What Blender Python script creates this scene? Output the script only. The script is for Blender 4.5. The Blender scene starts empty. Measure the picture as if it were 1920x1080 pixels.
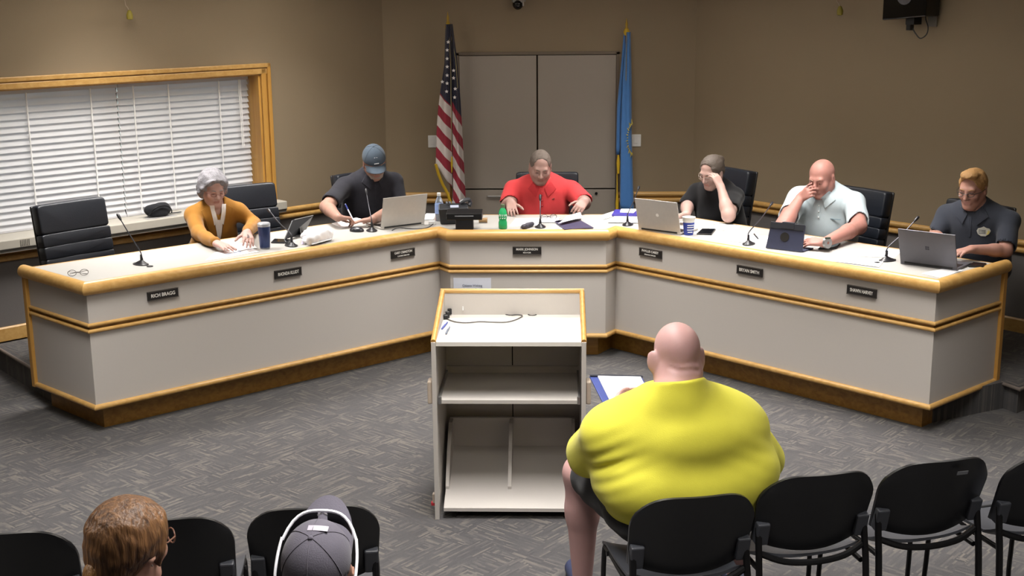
import bpy, bmesh, math, random
import numpy as np
from mathutils import Vector, Matrix, Euler
from math import sin, cos, pi, radians as R
random.seed(7); rng = np.random.default_rng(7)
S = bpy.context.scene
COL = S.collection

# ------------------------------------------------------------------ camera
FPX = 2416.25; PITCH = .229; ROLL = -.0092; YAW = -.0365
CAM = np.array([.21, 0., 2.57])
_fw = np.array([sin(YAW)*cos(PITCH), cos(YAW)*cos(PITCH), -sin(PITCH)])
_rt = np.array([cos(YAW), -sin(YAW), 0.]); _up = np.cross(_rt, _fw)
_r = cos(ROLL)*_rt + sin(ROLL)*_up; _u = -sin(ROLL)*_rt + cos(ROLL)*_up
cd = bpy.data.cameras.new('camera'); cam = bpy.data.objects.new('camera', cd); COL.objects.link(cam)
cd.sensor_width = 36; cd.lens = FPX/1920*36; cd.clip_start = .05; cd.clip_end = 200
cam.matrix_world = Matrix(((_r[0], _u[0], -_fw[0], CAM[0]), (_r[1], _u[1], -_fw[1], CAM[1]), (_r[2], _u[2], -_fw[2], CAM[2]), (0, 0, 0, 1)))
S.camera = cam

# ------------------------------------------------------------------ world, exposure
w = bpy.data.worlds.new('sky'); S.world = w; w.use_nodes = True
nt = w.node_tree; bgn = nt.nodes['Background']
sk = nt.nodes.new('ShaderNodeTexSky'); sk.sky_type = 'HOSEK_WILKIE'; sk.turbidity = 4; sk.ground_albedo = .4
sk.sun_direction = Vector((.5, -.6, .62)).normalized()
nt.links.new(sk.outputs[0], bgn.inputs[0]); bgn.inputs[1].default_value = 3.4
S.view_settings.view_transform = 'Standard'; S.view_settings.look = 'None'
S.view_settings.gamma = 1; S.view_settings.use_curve_mapping = False
S.view_settings.exposure = 0.0
LAMP_W = 33.0          # watts per ceiling panel
LAMP_SPREAD = 100
LAMPS = [(-2.4, 3.0, 'beside the far side of the audience row'), (0., 3.4, 'above the audience row'), (2.2, 3.0, 'above the empty stacking chairs'), (-2.2, 6.0, 'above the open carpet before the mustard jacket'),
         (-.05, 5.35, 'above the front of the lectern'), (2.0, 6.0, 'above the open carpet before the bald councillor'), (-2.6, 8.4, 'beside the window blinds'), (0., 7.7, 'between the lectern and the middle desk'),
         (-1.55, 9.35, 'above the desk between the window and the striped flag'), (.75, 9.35, 'above the desk beside the blue flag'), (1.8, 8.0, 'above the desk before the bald man')]

# ------------------------------------------------------------------ pixel -> place helpers (image taken as 1920x1080)
def ray(x, y): return _fw*FPX + _r*(x-960) - _u*(y-540)
def atz(x, y, z): d = ray(x, y); return CAM + d*(z-CAM[2])/d[2]
def aty(x, y, Y): d = ray(x, y); return CAM + d*(Y-CAM[1])/d[1]
def atplane(x, y, P, n): d = ray(x, y); n = np.asarray(n); return CAM + d*(n@(np.asarray(P)-CAM))/(n@d)

# ------------------------------------------------------------------ materials
MATS = {}
def srgb(c):
    if isinstance(c, str): c = [int(c[i:i+2], 16) for i in (0, 2, 4)]
    return tuple(((v/255)/12.92 if v/255 <= .04045 else ((v/255+.055)/1.055)**2.4) for v in c)
def newmat(name):
    m = bpy.data.materials.new(name); m.use_nodes = True
    nt = m.node_tree; b = nt.nodes['Principled BSDF']; MATS[name] = m
    return m, nt, b
def mat(name, col, rough=.5, metal=0., var=.06, scale=40, bump=0., bscale=None, spec=.5, sheen=0., sss=0., trans=0., coat=0., alpha=1.):
    if name in MATS: return MATS[name]
    m, nt, b = newmat(name); L = nt.links.new
    c = srgb(col)
    tc = nt.nodes.new('ShaderNodeTexCoord'); no = nt.nodes.new('ShaderNodeTexNoise')
    no.inputs['Scale'].default_value = scale; no.inputs['Detail'].default_value = 4
    L(tc.outputs['Object'], no.inputs['Vector'])
    mx = nt.nodes.new('ShaderNodeMix'); mx.data_type = 'RGBA'
    mx.inputs[6].default_value = (*[max(0, v*(1-var)) for v in c], 1); mx.inputs[7].default_value = (*[min(1, v*(1+var)) for v in c], 1)
    L(no.outputs['Fac'], mx.inputs[0]); L(mx.outputs[2], b.inputs['Base Color'])
    b.inputs['Roughness'].default_value = rough; b.inputs['Metallic'].default_value = metal
    b.inputs['Specular IOR Level'].default_value = spec
    if sheen: b.inputs['Sheen Weight'].default_value = sheen
    if coat: b.inputs['Coat Weight'].default_value = coat
    if sss:
        b.inputs['Subsurface Weight'].default_value = sss; b.inputs['Subsurface Radius'].default_value = (.9, .35, .2); b.inputs['Subsurface Scale'].default_value = .006
    if trans: b.inputs['Transmission Weight'].default_value = trans
    if alpha < 1: b.inputs['Alpha'].default_value = alpha
    if bump:
        n2 = nt.nodes.new('ShaderNodeTexNoise'); n2.inputs['Scale'].default_value = bscale or scale*3; n2.inputs['Detail'].default_value = 5
        L(tc.outputs['Object'], n2.inputs['Vector'])
        bp = nt.nodes.new('ShaderNodeBump'); bp.inputs['Strength'].default_value = bump; bp.inputs['Distance'].default_value = .01
        L(n2.outputs['Fac'], bp.inputs['Height']); L(bp.outputs[0], b.inputs['Normal'])
    return m
def wood(name, c1, c2, rough=.32, rot=0., axis='X'):
    m, nt, b = newmat(name); L = nt.links.new
    tc = nt.nodes.new('ShaderNodeTexCoord'); mp = nt.nodes.new('ShaderNodeMapping')
    mp.inputs['Rotation'].default_value = (0, 0, rot)
    mp.inputs['Scale'].default_value = {'X': (1.2, 22, 22), 'Z': (22, 22, 1.2), 'Y': (22, 1.2, 22)}[axis]
    L(tc.outputs['Object'], mp.inputs['Vector'])
    no = nt.nodes.new('ShaderNodeTexNoise'); no.inputs['Scale'].default_value = 1.6; no.inputs['Detail'].default_value = 7; no.inputs['Distortion'].default_value = .6
    L(mp.outputs[0], no.inputs['Vector'])
    cr = nt.nodes.new('ShaderNodeValToRGB'); cr.color_ramp.elements[0].position = .33; cr.color_ramp.elements[1].position = .68
    cr.color_ramp.elements[0].color = (*srgb(c1), 1); cr.color_ramp.elements[1].color = (*srgb(c2), 1)
    L(no.outputs['Fac'], cr.inputs[0]); L(cr.outputs[0], b.inputs['Base Color'])
    b.inputs['Roughness'].default_value = rough
    bp = nt.nodes.new('ShaderNodeBump'); bp.inputs['Strength'].default_value = .08; bp.inputs['Distance'].default_value = .004
    L(no.outputs['Fac'], bp.inputs['Height']); L(bp.outputs[0], b.inputs['Normal'])
    return m
OAK = wood('oak_left', 'b98f4f', 'c9a163', rot=R(-43)); OAKR = wood('oak_right', 'b98f4f', 'c9a163', rot=R(44)); OAKC = wood('oak_centre', 'b98f4f', 'c9a163')
OAKZ = wood('oak_upright', 'b58440', 'c8984c', axis='Z')
OAKD = wood('oak_plinth', '80591f', '99702f', rough=.45)
def carpet(name, k=1.):
    m, nt, b = newmat(name); L = nt.links.new; N = nt.nodes.new
    tc = N('ShaderNodeTexCoord')
    def streak(rot, sc, seed):
        mp = N('ShaderNodeMapping'); mp.inputs['Rotation'].default_value = (0, 0, rot); mp.inputs['Location'].default_value = (seed, seed*.7, 0)
        L(tc.outputs['Object'], mp.inputs['Vector']); m9 = N('ShaderNodeMapping'); m9.inputs['Scale'].default_value = sc; L(mp.outputs[0], m9.inputs['Vector']); mp = m9
        br = N('ShaderNodeTexBrick'); br.inputs['Scale'].default_value = 1; br.inputs['Mortar Size'].default_value = .0
        br.inputs['Color1'].default_value = (0, 0, 0, 1); br.inputs['Color2'].default_value = (1, 1, 1, 1); br.inputs['Bias'].default_value = 0
        br.inputs['Brick Width'].default_value = 1; br.inputs['Row Height'].default_value = 1; br.offset = .37; br.offset_frequency = 3; br.squash = 1.6; br.squash_frequency = 5
        L(mp.outputs[0], br.inputs['Vector']); return br
    a = streak(R(38), (12, 105, 1), 3.1); c = streak(R(128), (11, 98, 1), 8.7)
    # patches where one direction or the other shows
    mp = N('ShaderNodeMapping'); mp.inputs['Rotation'].default_value = (0, 0, R(38)); mp.inputs['Scale'].default_value = (8, 8, 1); L(tc.outputs['Object'], mp.inputs['Vector'])
    vo = N('ShaderNodeTexVoronoi'); vo.distance = 'CHEBYCHEV'; vo.inputs['Randomness'].default_value = .8; vo.inputs['Scale'].default_value = 1; L(mp.outputs[0], vo.inputs['Vector'])
    sp = N('ShaderNodeSeparateColor'); L(vo.outputs['Color'], sp.inputs[0])
    gt = N('ShaderNodeMath'); gt.operation = 'GREATER_THAN'; gt.inputs[1].default_value = .5; L(sp.outputs[0], gt.inputs[0])
    mx = N('ShaderNodeMix'); mx.data_type = 'RGBA'; L(gt.outputs[0], mx.inputs[0]); L(a.outputs['Color'], mx.inputs[6]); L(c.outputs['Color'], mx.inputs[7])
    cr = N('ShaderNodeValToRGB'); cr.color_ramp.interpolation = 'LINEAR'
    e = cr.color_ramp.elements; e[0].position = 0; e[0].color = (*srgb('454446'), 1); e[1].position = .5; e[1].color = (*srgb('4c4b4c'), 1)
    n = e.new(.62); n.color = (*srgb('535151'), 1); n = e.new(1.); n.color = (*srgb('68645f'), 1)
    nm = N('ShaderNodeTexNoise'); nm.inputs['Scale'].default_value = 7; nm.inputs['Detail'].default_value = 2; L(tc.outputs['Object'], nm.inputs['Vector'])
    rm = N('ShaderNodeMapRange'); rm.inputs[1].default_value = .30; rm.inputs[2].default_value = .55; rm.inputs[3].default_value = .25; L(nm.outputs['Fac'], rm.inputs[0])
    mk = N('ShaderNodeMix'); mk.data_type = 'RGBA'; mk.inputs[6].default_value = (.35, .35, .35, 1); L(rm.outputs[0], mk.inputs[0]); L(mx.outputs[2], mk.inputs[7])
    L(mk.outputs[2], cr.inputs[0])
    # larger plain patches
    no = N('ShaderNodeTexNoise'); no.inputs['Scale'].default_value = 5; L(tc.outputs['Object'], no.inputs['Vector'])
    fib = N('ShaderNodeTexNoise'); fib.inputs['Scale'].default_value = 420; fib.inputs['Detail'].default_value = 3; L(tc.outputs['Object'], fib.inputs['Vector'])
    m2 = N('ShaderNodeMix'); m2.data_type = 'RGBA'; m2.blend_type = 'MULTIPLY'; m2.inputs[0].default_value = .6
    c2 = N('ShaderNodeValToRGB'); c2.color_ramp.elements[0].position = .3; c2.color_ramp.elements[1].position = .7
    c2.color_ramp.elements[0].color = (.62, .61, .62, 1); c2.color_ramp.elements[1].color = (1.12, 1.1, 1.08, 1)
    L(fib.outputs['Fac'], c2.inputs[0]); L(cr.outputs[0], m2.inputs[6]); L(c2.outputs[0], m2.inputs[7])
    L(m2.outputs[2], b.inputs['Base Color']); b.inputs['Roughness'].default_value = .95; b.inputs['Specular IOR Level'].default_value = .1
    b.inputs['Sheen Weight'].default_value = .15
    bp = N('ShaderNodeBump'); bp.inputs['Strength'].default_value = .5; bp.inputs['Distance'].default_value = .004
    L(fib.outputs['Fac'], bp.inputs['Height']); L(bp.outputs[0], b.inputs['Normal'])
    return m
CARPET = carpet('carpet')
WALL = mat('wall_paint', '8c7d67', .75, var=.03, scale=3, bump=.12, bscale=220, spec=.3)
WAIN = mat('wainscot_vinyl', '6a6664', .7, var=.05, scale=60, bump=.2, bscale=260, spec=.3)
CEIL = mat('ceiling_tile', 'c9c5bc', .9, var=.04, scale=30, bump=.3, bscale=90)
LAMI = mat('laminate', 'bdb8b3', .5, var=.025, scale=160, spec=.35)
LAMW = mat('laminate_white', 'd6d2cb', .42, var=.02, scale=220, spec=.4)
LAMT = mat('laminate_top', 'a9a7a3', .42, var=.03, scale=220, spec=.4)
CABI = mat('cabinet_laminate', '989088', .5, var=.02, scale=120, spec=.35)
DARK = mat('dark_gap', '15120f', .9)
BLACKP = mat('black_plastic', '17171a', .38, var=.1)
BLACKM = mat('black_metal', '0e0e10', .4, metal=.3)
LEATH = mat('black_leather', '1b1f27', .40, var=.12, scale=60, bump=.12, bscale=240, spec=.45)
WHITEP = mat('white_plastic', 'dcdcdc', .4)
PAPER = mat('paper', 'eeeef0', .8, var=.015, scale=20, spec=.2)
STEEL = mat('brushed_steel', 'a9a9a9', .35, metal=.9)

# ------------------------------------------------------------------ mesh building
class MB:
    def __init__(s): s.v = []; s.f = []; s.m = []; s.cur = 0
    def add(s, vs, fs):
        o = len(s.v); s.v += [tuple(map(float, q)) for q in vs]; s.f += [tuple(i+o for i in g) for g in fs]; s.m += [s.cur]*len(fs); return s
    def box(s, c, d, M=None):
        x, y, z = (q/2 for q in d); vs = [Vector((sx*x, sy*y, sz*z)) for sz in (-1, 1) for sy in (-1, 1) for sx in (-1, 1)]
        if M is not None: vs = [M @ q for q in vs]
        c = Vector(c); return s.add([q+c for q in vs], [(0, 2, 3, 1), (4, 5, 7, 6), (0, 1, 5, 4), (2, 6, 7, 3), (0, 4, 6, 2), (1, 3, 7, 5)])
    def prism(s, poly, z0, z1):
        n = len(poly); vs = [(*q[:2], z0) for q in poly] + [(*q[:2], z1) for q in poly]
        return s.add(vs, [tuple(range(n))[::-1], tuple(range(n, 2*n))] + [(i, (i+1) % n, n+(i+1) % n, n+i) for i in range(n)])
    def hull8(s, a, b):   # two quads (4 pts each) joined
        return s.add(list(a)+list(b), [(3, 2, 1, 0), (4, 5, 6, 7)] + [(i, (i+1) % 4, 4+(i+1) % 4, 4+i) for i in range(4)])
    def tube(s, pts, r, n=8, cap=True, closed=False):
        pts = [Vector(p) for p in pts]; rs = r if isinstance(r, (list, tuple)) else [r]*len(pts); N = len(pts); o = len(s.v); rings = []
        up = Vector((0, 0, 1)); prev = None
        for i, p in enumerate(pts):
            if closed: t = pts[(i+1) % N]-pts[i-1]
            else: t = pts[min(i+1, N-1)]-pts[max(i-1, 0)]
            t.normalize()
            if prev is None:
                a = t.cross(up if abs(t.z) < .95 else Vector((1, 0, 0))).normalized()
            else: a = (prev - t*prev.dot(t)).normalized()
            prev = a; b = t.cross(a)
            rings.append([p+(a*cos(2*pi*k/n)+b*sin(2*pi*k/n))*rs[i] for k in range(n)])
        vs = [q for g in rings for q in g]; fs = []
        for i in range(N if closed else N-1):
            j = (i+1) % N
            for k in range(n): fs.append((i*n+k, i*n+(k+1) % n, j*n+(k+1) % n, j*n+k))
        if cap and not closed: fs += [tuple(range(n))[::-1], tuple((N-1)*n+k for k in range(n))]
        return s.add(vs, fs)
    def lathe(s, prof, n=20, c=(0, 0, 0), M=None):
        vs = []; c = Vector(c)
        for (r, z) in prof:
            for k in range(n):
                q = Vector((r*cos(2*pi*k/n), r*sin(2*pi*k/n), z)); vs.append((M @ q if M is not None else q)+c)
        fs = [(i*n+k, i*n+(k+1) % n, (i+1)*n+(k+1) % n, (i+1)*n+k) for i in range(len(prof)-1) for k in range(n)]
        fs += [tuple(range(n))[::-1], tuple((len(prof)-1)*n+k for k in range(n))]
        return s.add(vs, fs)
    def ell(s, c, d, n=12, m=8, M=None):
        vs = []; c = Vector(c)
        for i in range(m+1):
            th = pi*i/m
            for k in range(n):
                q = Vector((d[0]*sin(th)*cos(2*pi*k/n), d[1]*sin(th)*sin(2*pi*k/n), d[2]*cos(th))); vs.append((M @ q if M is not None else q)+c)
        return s.add(vs, [(i*n+k, (i+1)*n+k, (i+1)*n+(k+1) % n, i*n+(k+1) % n) for i in range(m) for k in range(n)])
    def grid(s, fn, nu, nv, back=None):
        vs = [fn(i/nu, j/nv) for j in range(nv+1) for i in range(nu+1)]
        fs = [(j*(nu+1)+i, j*(nu+1)+i+1, (j+1)*(nu+1)+i+1, (j+1)*(nu+1)+i) for j in range(nv) for i in range(nu)]
        return s.add(vs, fs)
    def slab(s, fn, nu, nv, th):   # closed sheet: fn gives a point, th a thickness vector function or constant vector
        A = [[Vector(fn(i/nu, j/nv)) for i in range(nu+1)] for j in range(nv+1)]
        tf = th if callable(th) else (lambda u, v: Vector(th))
        W = nu+1; n = W*(nv+1)
        vs = [q for row in A for q in row] + [A[j][i]+tf(i/nu, j/nv) for j in range(nv+1) for i in range(W)]
        fs = []
        for j in range(nv):
            for i in range(nu):
                a, b, c, d = j*W+i, j*W+i+1, (j+1)*W+i+1, (j+1)*W+i
                fs += [(a, b, c, d), (n+d, n+c, n+b, n+a)]
        bd = [i for i in range(W)] + [j*W+nu for j in range(1, nv+1)] + [nv*W+i for i in range(nu-1, -1, -1)] + [j*W for j in range(nv-1, 0, -1)]
        for k in range(len(bd)):
            a, b = bd[k], bd[(k+1) % len(bd)]; fs.append((b, a, n+a, n+b))
        return s.add(vs, fs)
    def build(s, name, m, parent=None, smooth=False, bevel=0, world=False, loc=None, rot=0, angle=40, bseg=2, sub=0):
        me = bpy.data.meshes.new(name)
        vs = s.v
        if world and parent is not None:
            Mi = xf(parent).inverted(); vs = [Mi @ Vector(q) for q in vs]
        elif world and loc is not None:
            Mi = (Matrix.Translation(Vector(loc)) @ Matrix.Rotation(rot, 4, 'Z')).inverted(); vs = [Mi @ Vector(q) for q in vs]
        me.from_pydata([tuple(q) for q in vs], [], s.f)
        ms = m if isinstance(m, (list, tuple)) else [m]
        for q in ms: me.materials.append(q)
        if len(ms) > 1: me.polygons.foreach_set('material_index', s.m)
        bm = bmesh.new(); bm.from_mesh(me); bmesh.ops.recalc_face_normals(bm, faces=bm.faces); bm.to_mesh(me); bm.free()
        if smooth:
            me.polygons.foreach_set('use_smooth', [True]*len(me.polygons))
            if angle < 180: me.set_sharp_from_angle(angle=R(angle))
        o = bpy.data.objects.new(name, me); COL.objects.link(o)
        if parent is not None: o.parent = parent
        if loc is not None: o.location = loc; o.rotation_euler = (0, 0, rot)
        if bevel:
            b = o.modifiers.new('bevel', 'BEVEL'); b.width = bevel; b.segments = bseg; b.limit_method = 'ANGLE'; b.angle_limit = R(35)
        if sub: q = o.modifiers.new('sub', 'SUBSURF'); q.levels = sub; q.render_levels = sub
        return o
XF = {}
def xf(o): return XF[o.name] if o.name in XF else xf(o.parent)
def tag(o, label, cat, group=None):
    o['label'] = label; o['category'] = cat
    if group: o['group'] = group
    return o
def thing(name, label, cat, loc=(0, 0, 0), rot=0., group=None):
    o = bpy.data.objects.new(name, None); COL.objects.link(o); o.empty_display_size = .1
    o.location = loc; o.rotation_euler = (0, 0, rot); XF[o.name] = Matrix.Translation(Vector(loc)) @ Matrix.Rotation(rot, 4, 'Z')
    return tag(o, label, cat, group)
def struct(o): o['kind'] = 'structure'; return o
def dup(root, loc, rot, label=None):
    r = root.copy(); COL.objects.link(r); r.location = loc; r.rotation_euler = (0, 0, rot)
    XF[r.name] = Matrix.Translation(Vector(loc)) @ Matrix.Rotation(rot, 4, 'Z')
    if label: r['label'] = label
    for ch in [q for q in bpy.data.objects if q.parent == root]:
        c = ch.copy(); COL.objects.link(c); c.parent = r
        for g in [q for q in bpy.data.objects if q.parent == ch]:
            d = g.copy(); COL.objects.link(d); d.parent = c
    return r
def spline(pts, n=8):
    P = [Vector(p) for p in pts]; out = []
    for i in range(len(P)-1):
        p0 = P[max(i-1, 0)]; p1 = P[i]; p2 = P[i+1]; p3 = P[min(i+2, len(P)-1)]
        for k in range(n):
            t = k/n; out.append(.5*((2*p1)+(-p0+p2)*t+(2*p0-5*p1+4*p2-p3)*t*t+(-p0+3*p1-3*p2+p3)*t**3))
    return out+[P[-1]]
def offset(path, d):     # plan polyline shifted to its right-hand side by d, mitred
    P = [Vector(p[:2]) for p in path]; out = []
    for i, p in enumerate(P):
        ns = []
        if i > 0: t = (P[i]-P[i-1]).normalized(); ns.append(Vector((t.y, -t.x)))
        if i < len(P)-1: t = (P[i+1]-P[i]).normalized(); ns.append(Vector((t.y, -t.x)))
        if len(ns) == 1: out.append(p+ns[0]*d)
        else:
            b = ns[0]+ns[1]; out.append(p+b*(2*d/b.dot(b)))
    return out
def mould(path, prof):   # sweep a closed (offset, z) profile along a plan polyline
    mb = MB(); offs = sorted(set(q[0] for q in prof)); tab = {o: offset(path, o) for o in offs}; n = len(prof)
    vs = [(*tab[o][i], z) for i in range(len(path)) for (o, z) in prof]
    fs = [(i*n+k, i*n+(k+1) % n, (i+1)*n+(k+1) % n, (i+1)*n+k) for i in range(len(path)-1) for k in range(n)]
    fs += [tuple(range(n)), tuple((len(path)-1)*n+k for k in range(n))[::-1]]
    return mb.add(vs, fs)
def bead(r, z, off=0., n=10, full=False):
    if full: return [(off+r*cos(2*pi*k/n), z+r*sin(2*pi*k/n)) for k in range(n)]
    return [(off+r*sin(pi*k/n), z+r*cos(pi*k/n)) for k in range(n+1)]

# ------------------------------------------------------------------ room shell
CBL = (-1.28, 11.15); CBR = (1.38, 11.15)
dWL = Vector((-.697, -.717)); nWL = Vector((.717, -.697)); dWR = Vector((.68, -.733)); nWR = Vector((-.733, -.68))
WL1 = Vector(CBL)+dWL*5.0; WR1 = Vector(CBR)+dWR*5.0
ZC = 2.78; ZP = .17
fl = MB().prism([(WL1.x-.3, -1.2), (WR1.x+.3, -1.2), (WR1.x+.3, 11.6), (WL1.x-.3, 11.6)], -.1, 0).build('floor', CARPET); struct(fl)
ce = MB().prism([(WL1.x-.3, -1.2), (WR1.x+.3, -1.2), (WR1.x+.3, 11.6), (WL1.x-.3, 11.6)], ZC, ZC+.1).build('ceiling', CEIL); struct(ce)
def wallpiece(mb, A, d, n, u0, u1, z0, z1, th=.25):
    a = Vector(A)+d*u0; b = Vector(A)+d*u1; q = -n*th
    return mb.prism([a, b, b+q, a+q], z0, z1)
CHR = .82   # chair rail top
WIN = dict(u0=1.245, u1=4.35, z0=.90, z1=1.93)
def wall_dir(A, d, n, L, name, holes=None):
    up = MB(); lo = MB()
    if holes:
        h = holes
        wallpiece(up, A, d, n, -.2, h['u0'], .79, ZC); wallpiece(up, A, d, n, h['u1'], L, .79, ZC)
        wallpiece(up, A, d, n, h['u0'], h['u1'], .79, h['z0']); wallpiece(up, A, d, n, h['u0'], h['u1'], h['z1'], ZC)
    else: wallpiece(up, A, d, n, -.2, L, .79, ZC)
    wallpiece(lo, A, d, n, -.2, L, 0, .79)
    o = struct(up.build(name, WALL)); lo.build('wainscot', WAIN, o); return o
wall_dir(CBL, dWL, nWL, 5.0, 'wall_left', WIN)
wall_dir(CBR, dWR, nWR, 5.0, 'wall_right')
wb = MB(); lo = MB()
CX0, CX1, CZ = -.632, .711, 2.01
for (a, b, z0, z1) in [(CBL[0]-.1, CX0-.02, .79, ZC), (CX1+.02, CBR[0]+.1, .79, ZC), (CX0-.02, CX1+.02, CZ+.02, ZC)]:
    wb.prism([(a, 11.15), (b, 11.15), (b, 11.4), (a, 11.4)], z0, z1)
for (a, b) in [(CBL[0]-.1, CX0-.02), (CX1+.02, CBR[0]+.1)]:
    lo.prism([(a, 11.15), (b, 11.15), (b, 11.4), (a, 11.4)], 0, .79)
o = struct(wb.build('wall_back', WALL)); lo.build('wainscot', WAIN, o)
for nm, a, b in [('wall_side_left', (WL1.x, WL1.y), (WL1.x, -1.)), ('wall_side_right', (WR1.x, -1.), (WR1.x, WR1.y)), ('wall_rear', (WL1.x, -1.), (WR1.x, -1.))]:
    a = Vector(a); b = Vector(b); t = (b-a).normalized(); nn = Vector((t.y, -t.x))
    struct(MB().prism([a, b, b+nn*.2, a+nn*.2], 0, ZC).build(nm, WALL))
# chair rails and baseboards
def crail(path, nm, m):
    o = mould(path, [(0, .735), (.016, .735), (.016, .825), (0, .825)]).build(nm, OAKD); struct(o)
    mould(path, [(.012, .832)]+[(.014+.018*sin(pi*k/8), .81+.020*cos(pi*k/8)) for k in range(9)]+[(.012, .79)]).build('moulding_bead', m, o, smooth=True)
    mould(path, [(.012, .779)]+[(.014+.018*sin(pi*k/8), .757+.020*cos(pi*k/8)) for k in range(9)]+[(.012, .737)]).build('moulding_bead', m, o, smooth=True)
def bboard(path, nm, m, z=ZP):
    o = mould(path, [(0, z), (.016, z), (.016, z+.09), (.008, z+.1), (0, z+.1)]).build(nm, m); struct(o)
pL = [Vector(CBL)+dWL*4.9, Vector(CBL)]; pR = [Vector(CBR), Vector(CBR)+dWR*4.9]
crail(pL, 'trim_1', OAK); crail(pR, 'trim_2', OAKR)
crail([Vector(CBL), Vector((CX0-.025, 11.15))], 'trim_3', OAKC); crail([Vector((CX1+.025, 11.15)), Vector(CBR)], 'trim_4', OAKC)
bboard(pL, 'baseboard_left', OAK); bboard(pR, 'baseboard_right', OAKR)

# ceiling lamps: recessed troffers
FRM = mat('lamp_frame', 'd8d8d4', .5)
def emat(name, col, st):
    m, nt, b = newmat(name); b.inputs['Base Color'].default_value = (*srgb(col), 1); b.inputs['Emission Color'].default_value = (*srgb(col), 1); b.inputs['Emission Strength'].default_value = st; return m
GLOW = emat('lamp_diffuser', 'fff6e8', 6.)
for i, (x, y, wh) in enumerate(LAMPS):
    t = thing('ceiling_light', 'white ceiling panel light '+wh, 'ceiling light', (x, y, ZC), group='panel lights in the ceiling')
    f = MB()
    for sx in (-1, 1): f.box((sx*.30, 0, -.012), (.03, 1.23, .024)); f.box((0, sx*.60, -.012), (.57, .03, .024))
    f.build('frame', FRM, t); MB().box((0, 0, -.006), (.57, 1.17, .008)).build('diffuser', GLOW, t)
    ld = bpy.data.lights.new('panel_lamp', 'AREA'); ld.shape = 'RECTANGLE'; ld.size = .55; ld.size_y = 1.15; ld.energy = LAMP_W*(.78 if y > 9 else 1.); ld.color = (1, .965, .93); ld.spread = R(LAMP_SPREAD)
    lo_ = bpy.data.objects.new('panel_lamp', ld); COL.objects.link(lo_); lo_.parent = t; lo_.location = (0, 0, -.03)

# window: casing, jambs, glass, ledge
WA = Vector((*CBL, 0)); dW3 = Vector((*dWL, 0)); nW3 = Vector((*nWL, 0)); Z3 = Vector((0, 0, 1))
def wp(u, d, z): return WA+dW3*u+nW3*d+Z3*z      # along wall, out into the room, height
def wbox(mb, u0, u1, d0, d1, z0, z1):
    return mb.hull8([wp(u0, d0, z0), wp(u1, d0, z0), wp(u1, d1, z0), wp(u0, d1, z0)], [wp(u0, d0, z1), wp(u1, d0, z1), wp(u1, d1, z1), wp(u0, d1, z1)])
U0, U1, WZ0, WZ1 = WIN['u0'], WIN['u1'], WIN['z0'], WIN['z1']
win = struct(wbox(MB(), U0, U1, -.235, -.225, WZ0, WZ1).build('window_1', mat('window_glass', 'ffffff', .02, trans=1., var=0)))
fr = MB()
for (a, b) in [(U0, U0+.04), (2.37, 2.43), (3.5, 3.56), (U1-.04, U1)]: wbox(fr, a, b, -.25, -.21, WZ0, WZ1)
wbox(fr, U0, U1, -.25, -.21, WZ0, WZ0+.04); wbox(fr, U0, U1, -.25, -.21, WZ1-.04, WZ1)
fr.build('window_frame', mat('dark_frame', '4b4743', .5), win)
wbox(MB(), U0-.001, U0+.02, -.21, .0, WZ0, WZ1).build('jamb', OAKZ, win); wbox(MB(), U1-.02, U1+.001, -.21, .0, WZ0, WZ1).build('jamb', OAKZ, win)
wbox(MB(), U0, U1, -.21, .0, WZ1-.02, WZ1+.001).build('head_jamb', OAK, win)


def casing(nm, u0, u1, z0, z1, hor):
    for k, (a, b, d) in enumerate([(0, .034, .030), (.040, .085, .022)]):
        q = MB()
        if hor: wbox(q, u0-(.085-a)*0, u1, 0, d, z1-b, z1-a)
        else: wbox(q, u0+a, u0+b, 0, d, z0, z1-a)
        q.build('casing', OAK if hor else OAKZ, win, bevel=.006)
    q = MB()
    if hor: wbox(q, u0+.03, u1, 0, .014, z1-.06, z1-.02)
    else: wbox(q, u0+.02, u0+.06, 0, .014, z0, z1-.02)
    q.build('casing_groove', OAKD, win)
casing('top', U0-.085, U1+.085, WZ1, WZ1+.075, True); casing('right', U0-.085, 0, .905, WZ1+.075, False)
led = MB(); wbox(led, 1.135, 4.6, -.2, .13, .84, .905); lg = struct(led.build('trim_5', mat('ledge_laminate', 'b3aea3', .5, var=.03), bevel=.006))
wbox(MB(), 1.14, 4.6, 0, .12, .815, .835).build('ledge_underside', mat('ledge_grey', '8a877f', .5), lg)
wbox(MB(), 1.14, 4.6, .118, .128, .835, .842).build('ledge_seam', DARK, lg)
# grille slots on ledge face
g = MB()
for k in range(6): wbox(g, 3.28+k*.012, 3.285+k*.012, .128, .1335, .85, .895)
g.build('vent_slots', mat('vent_dark', '77746c', .6), lg)

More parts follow.
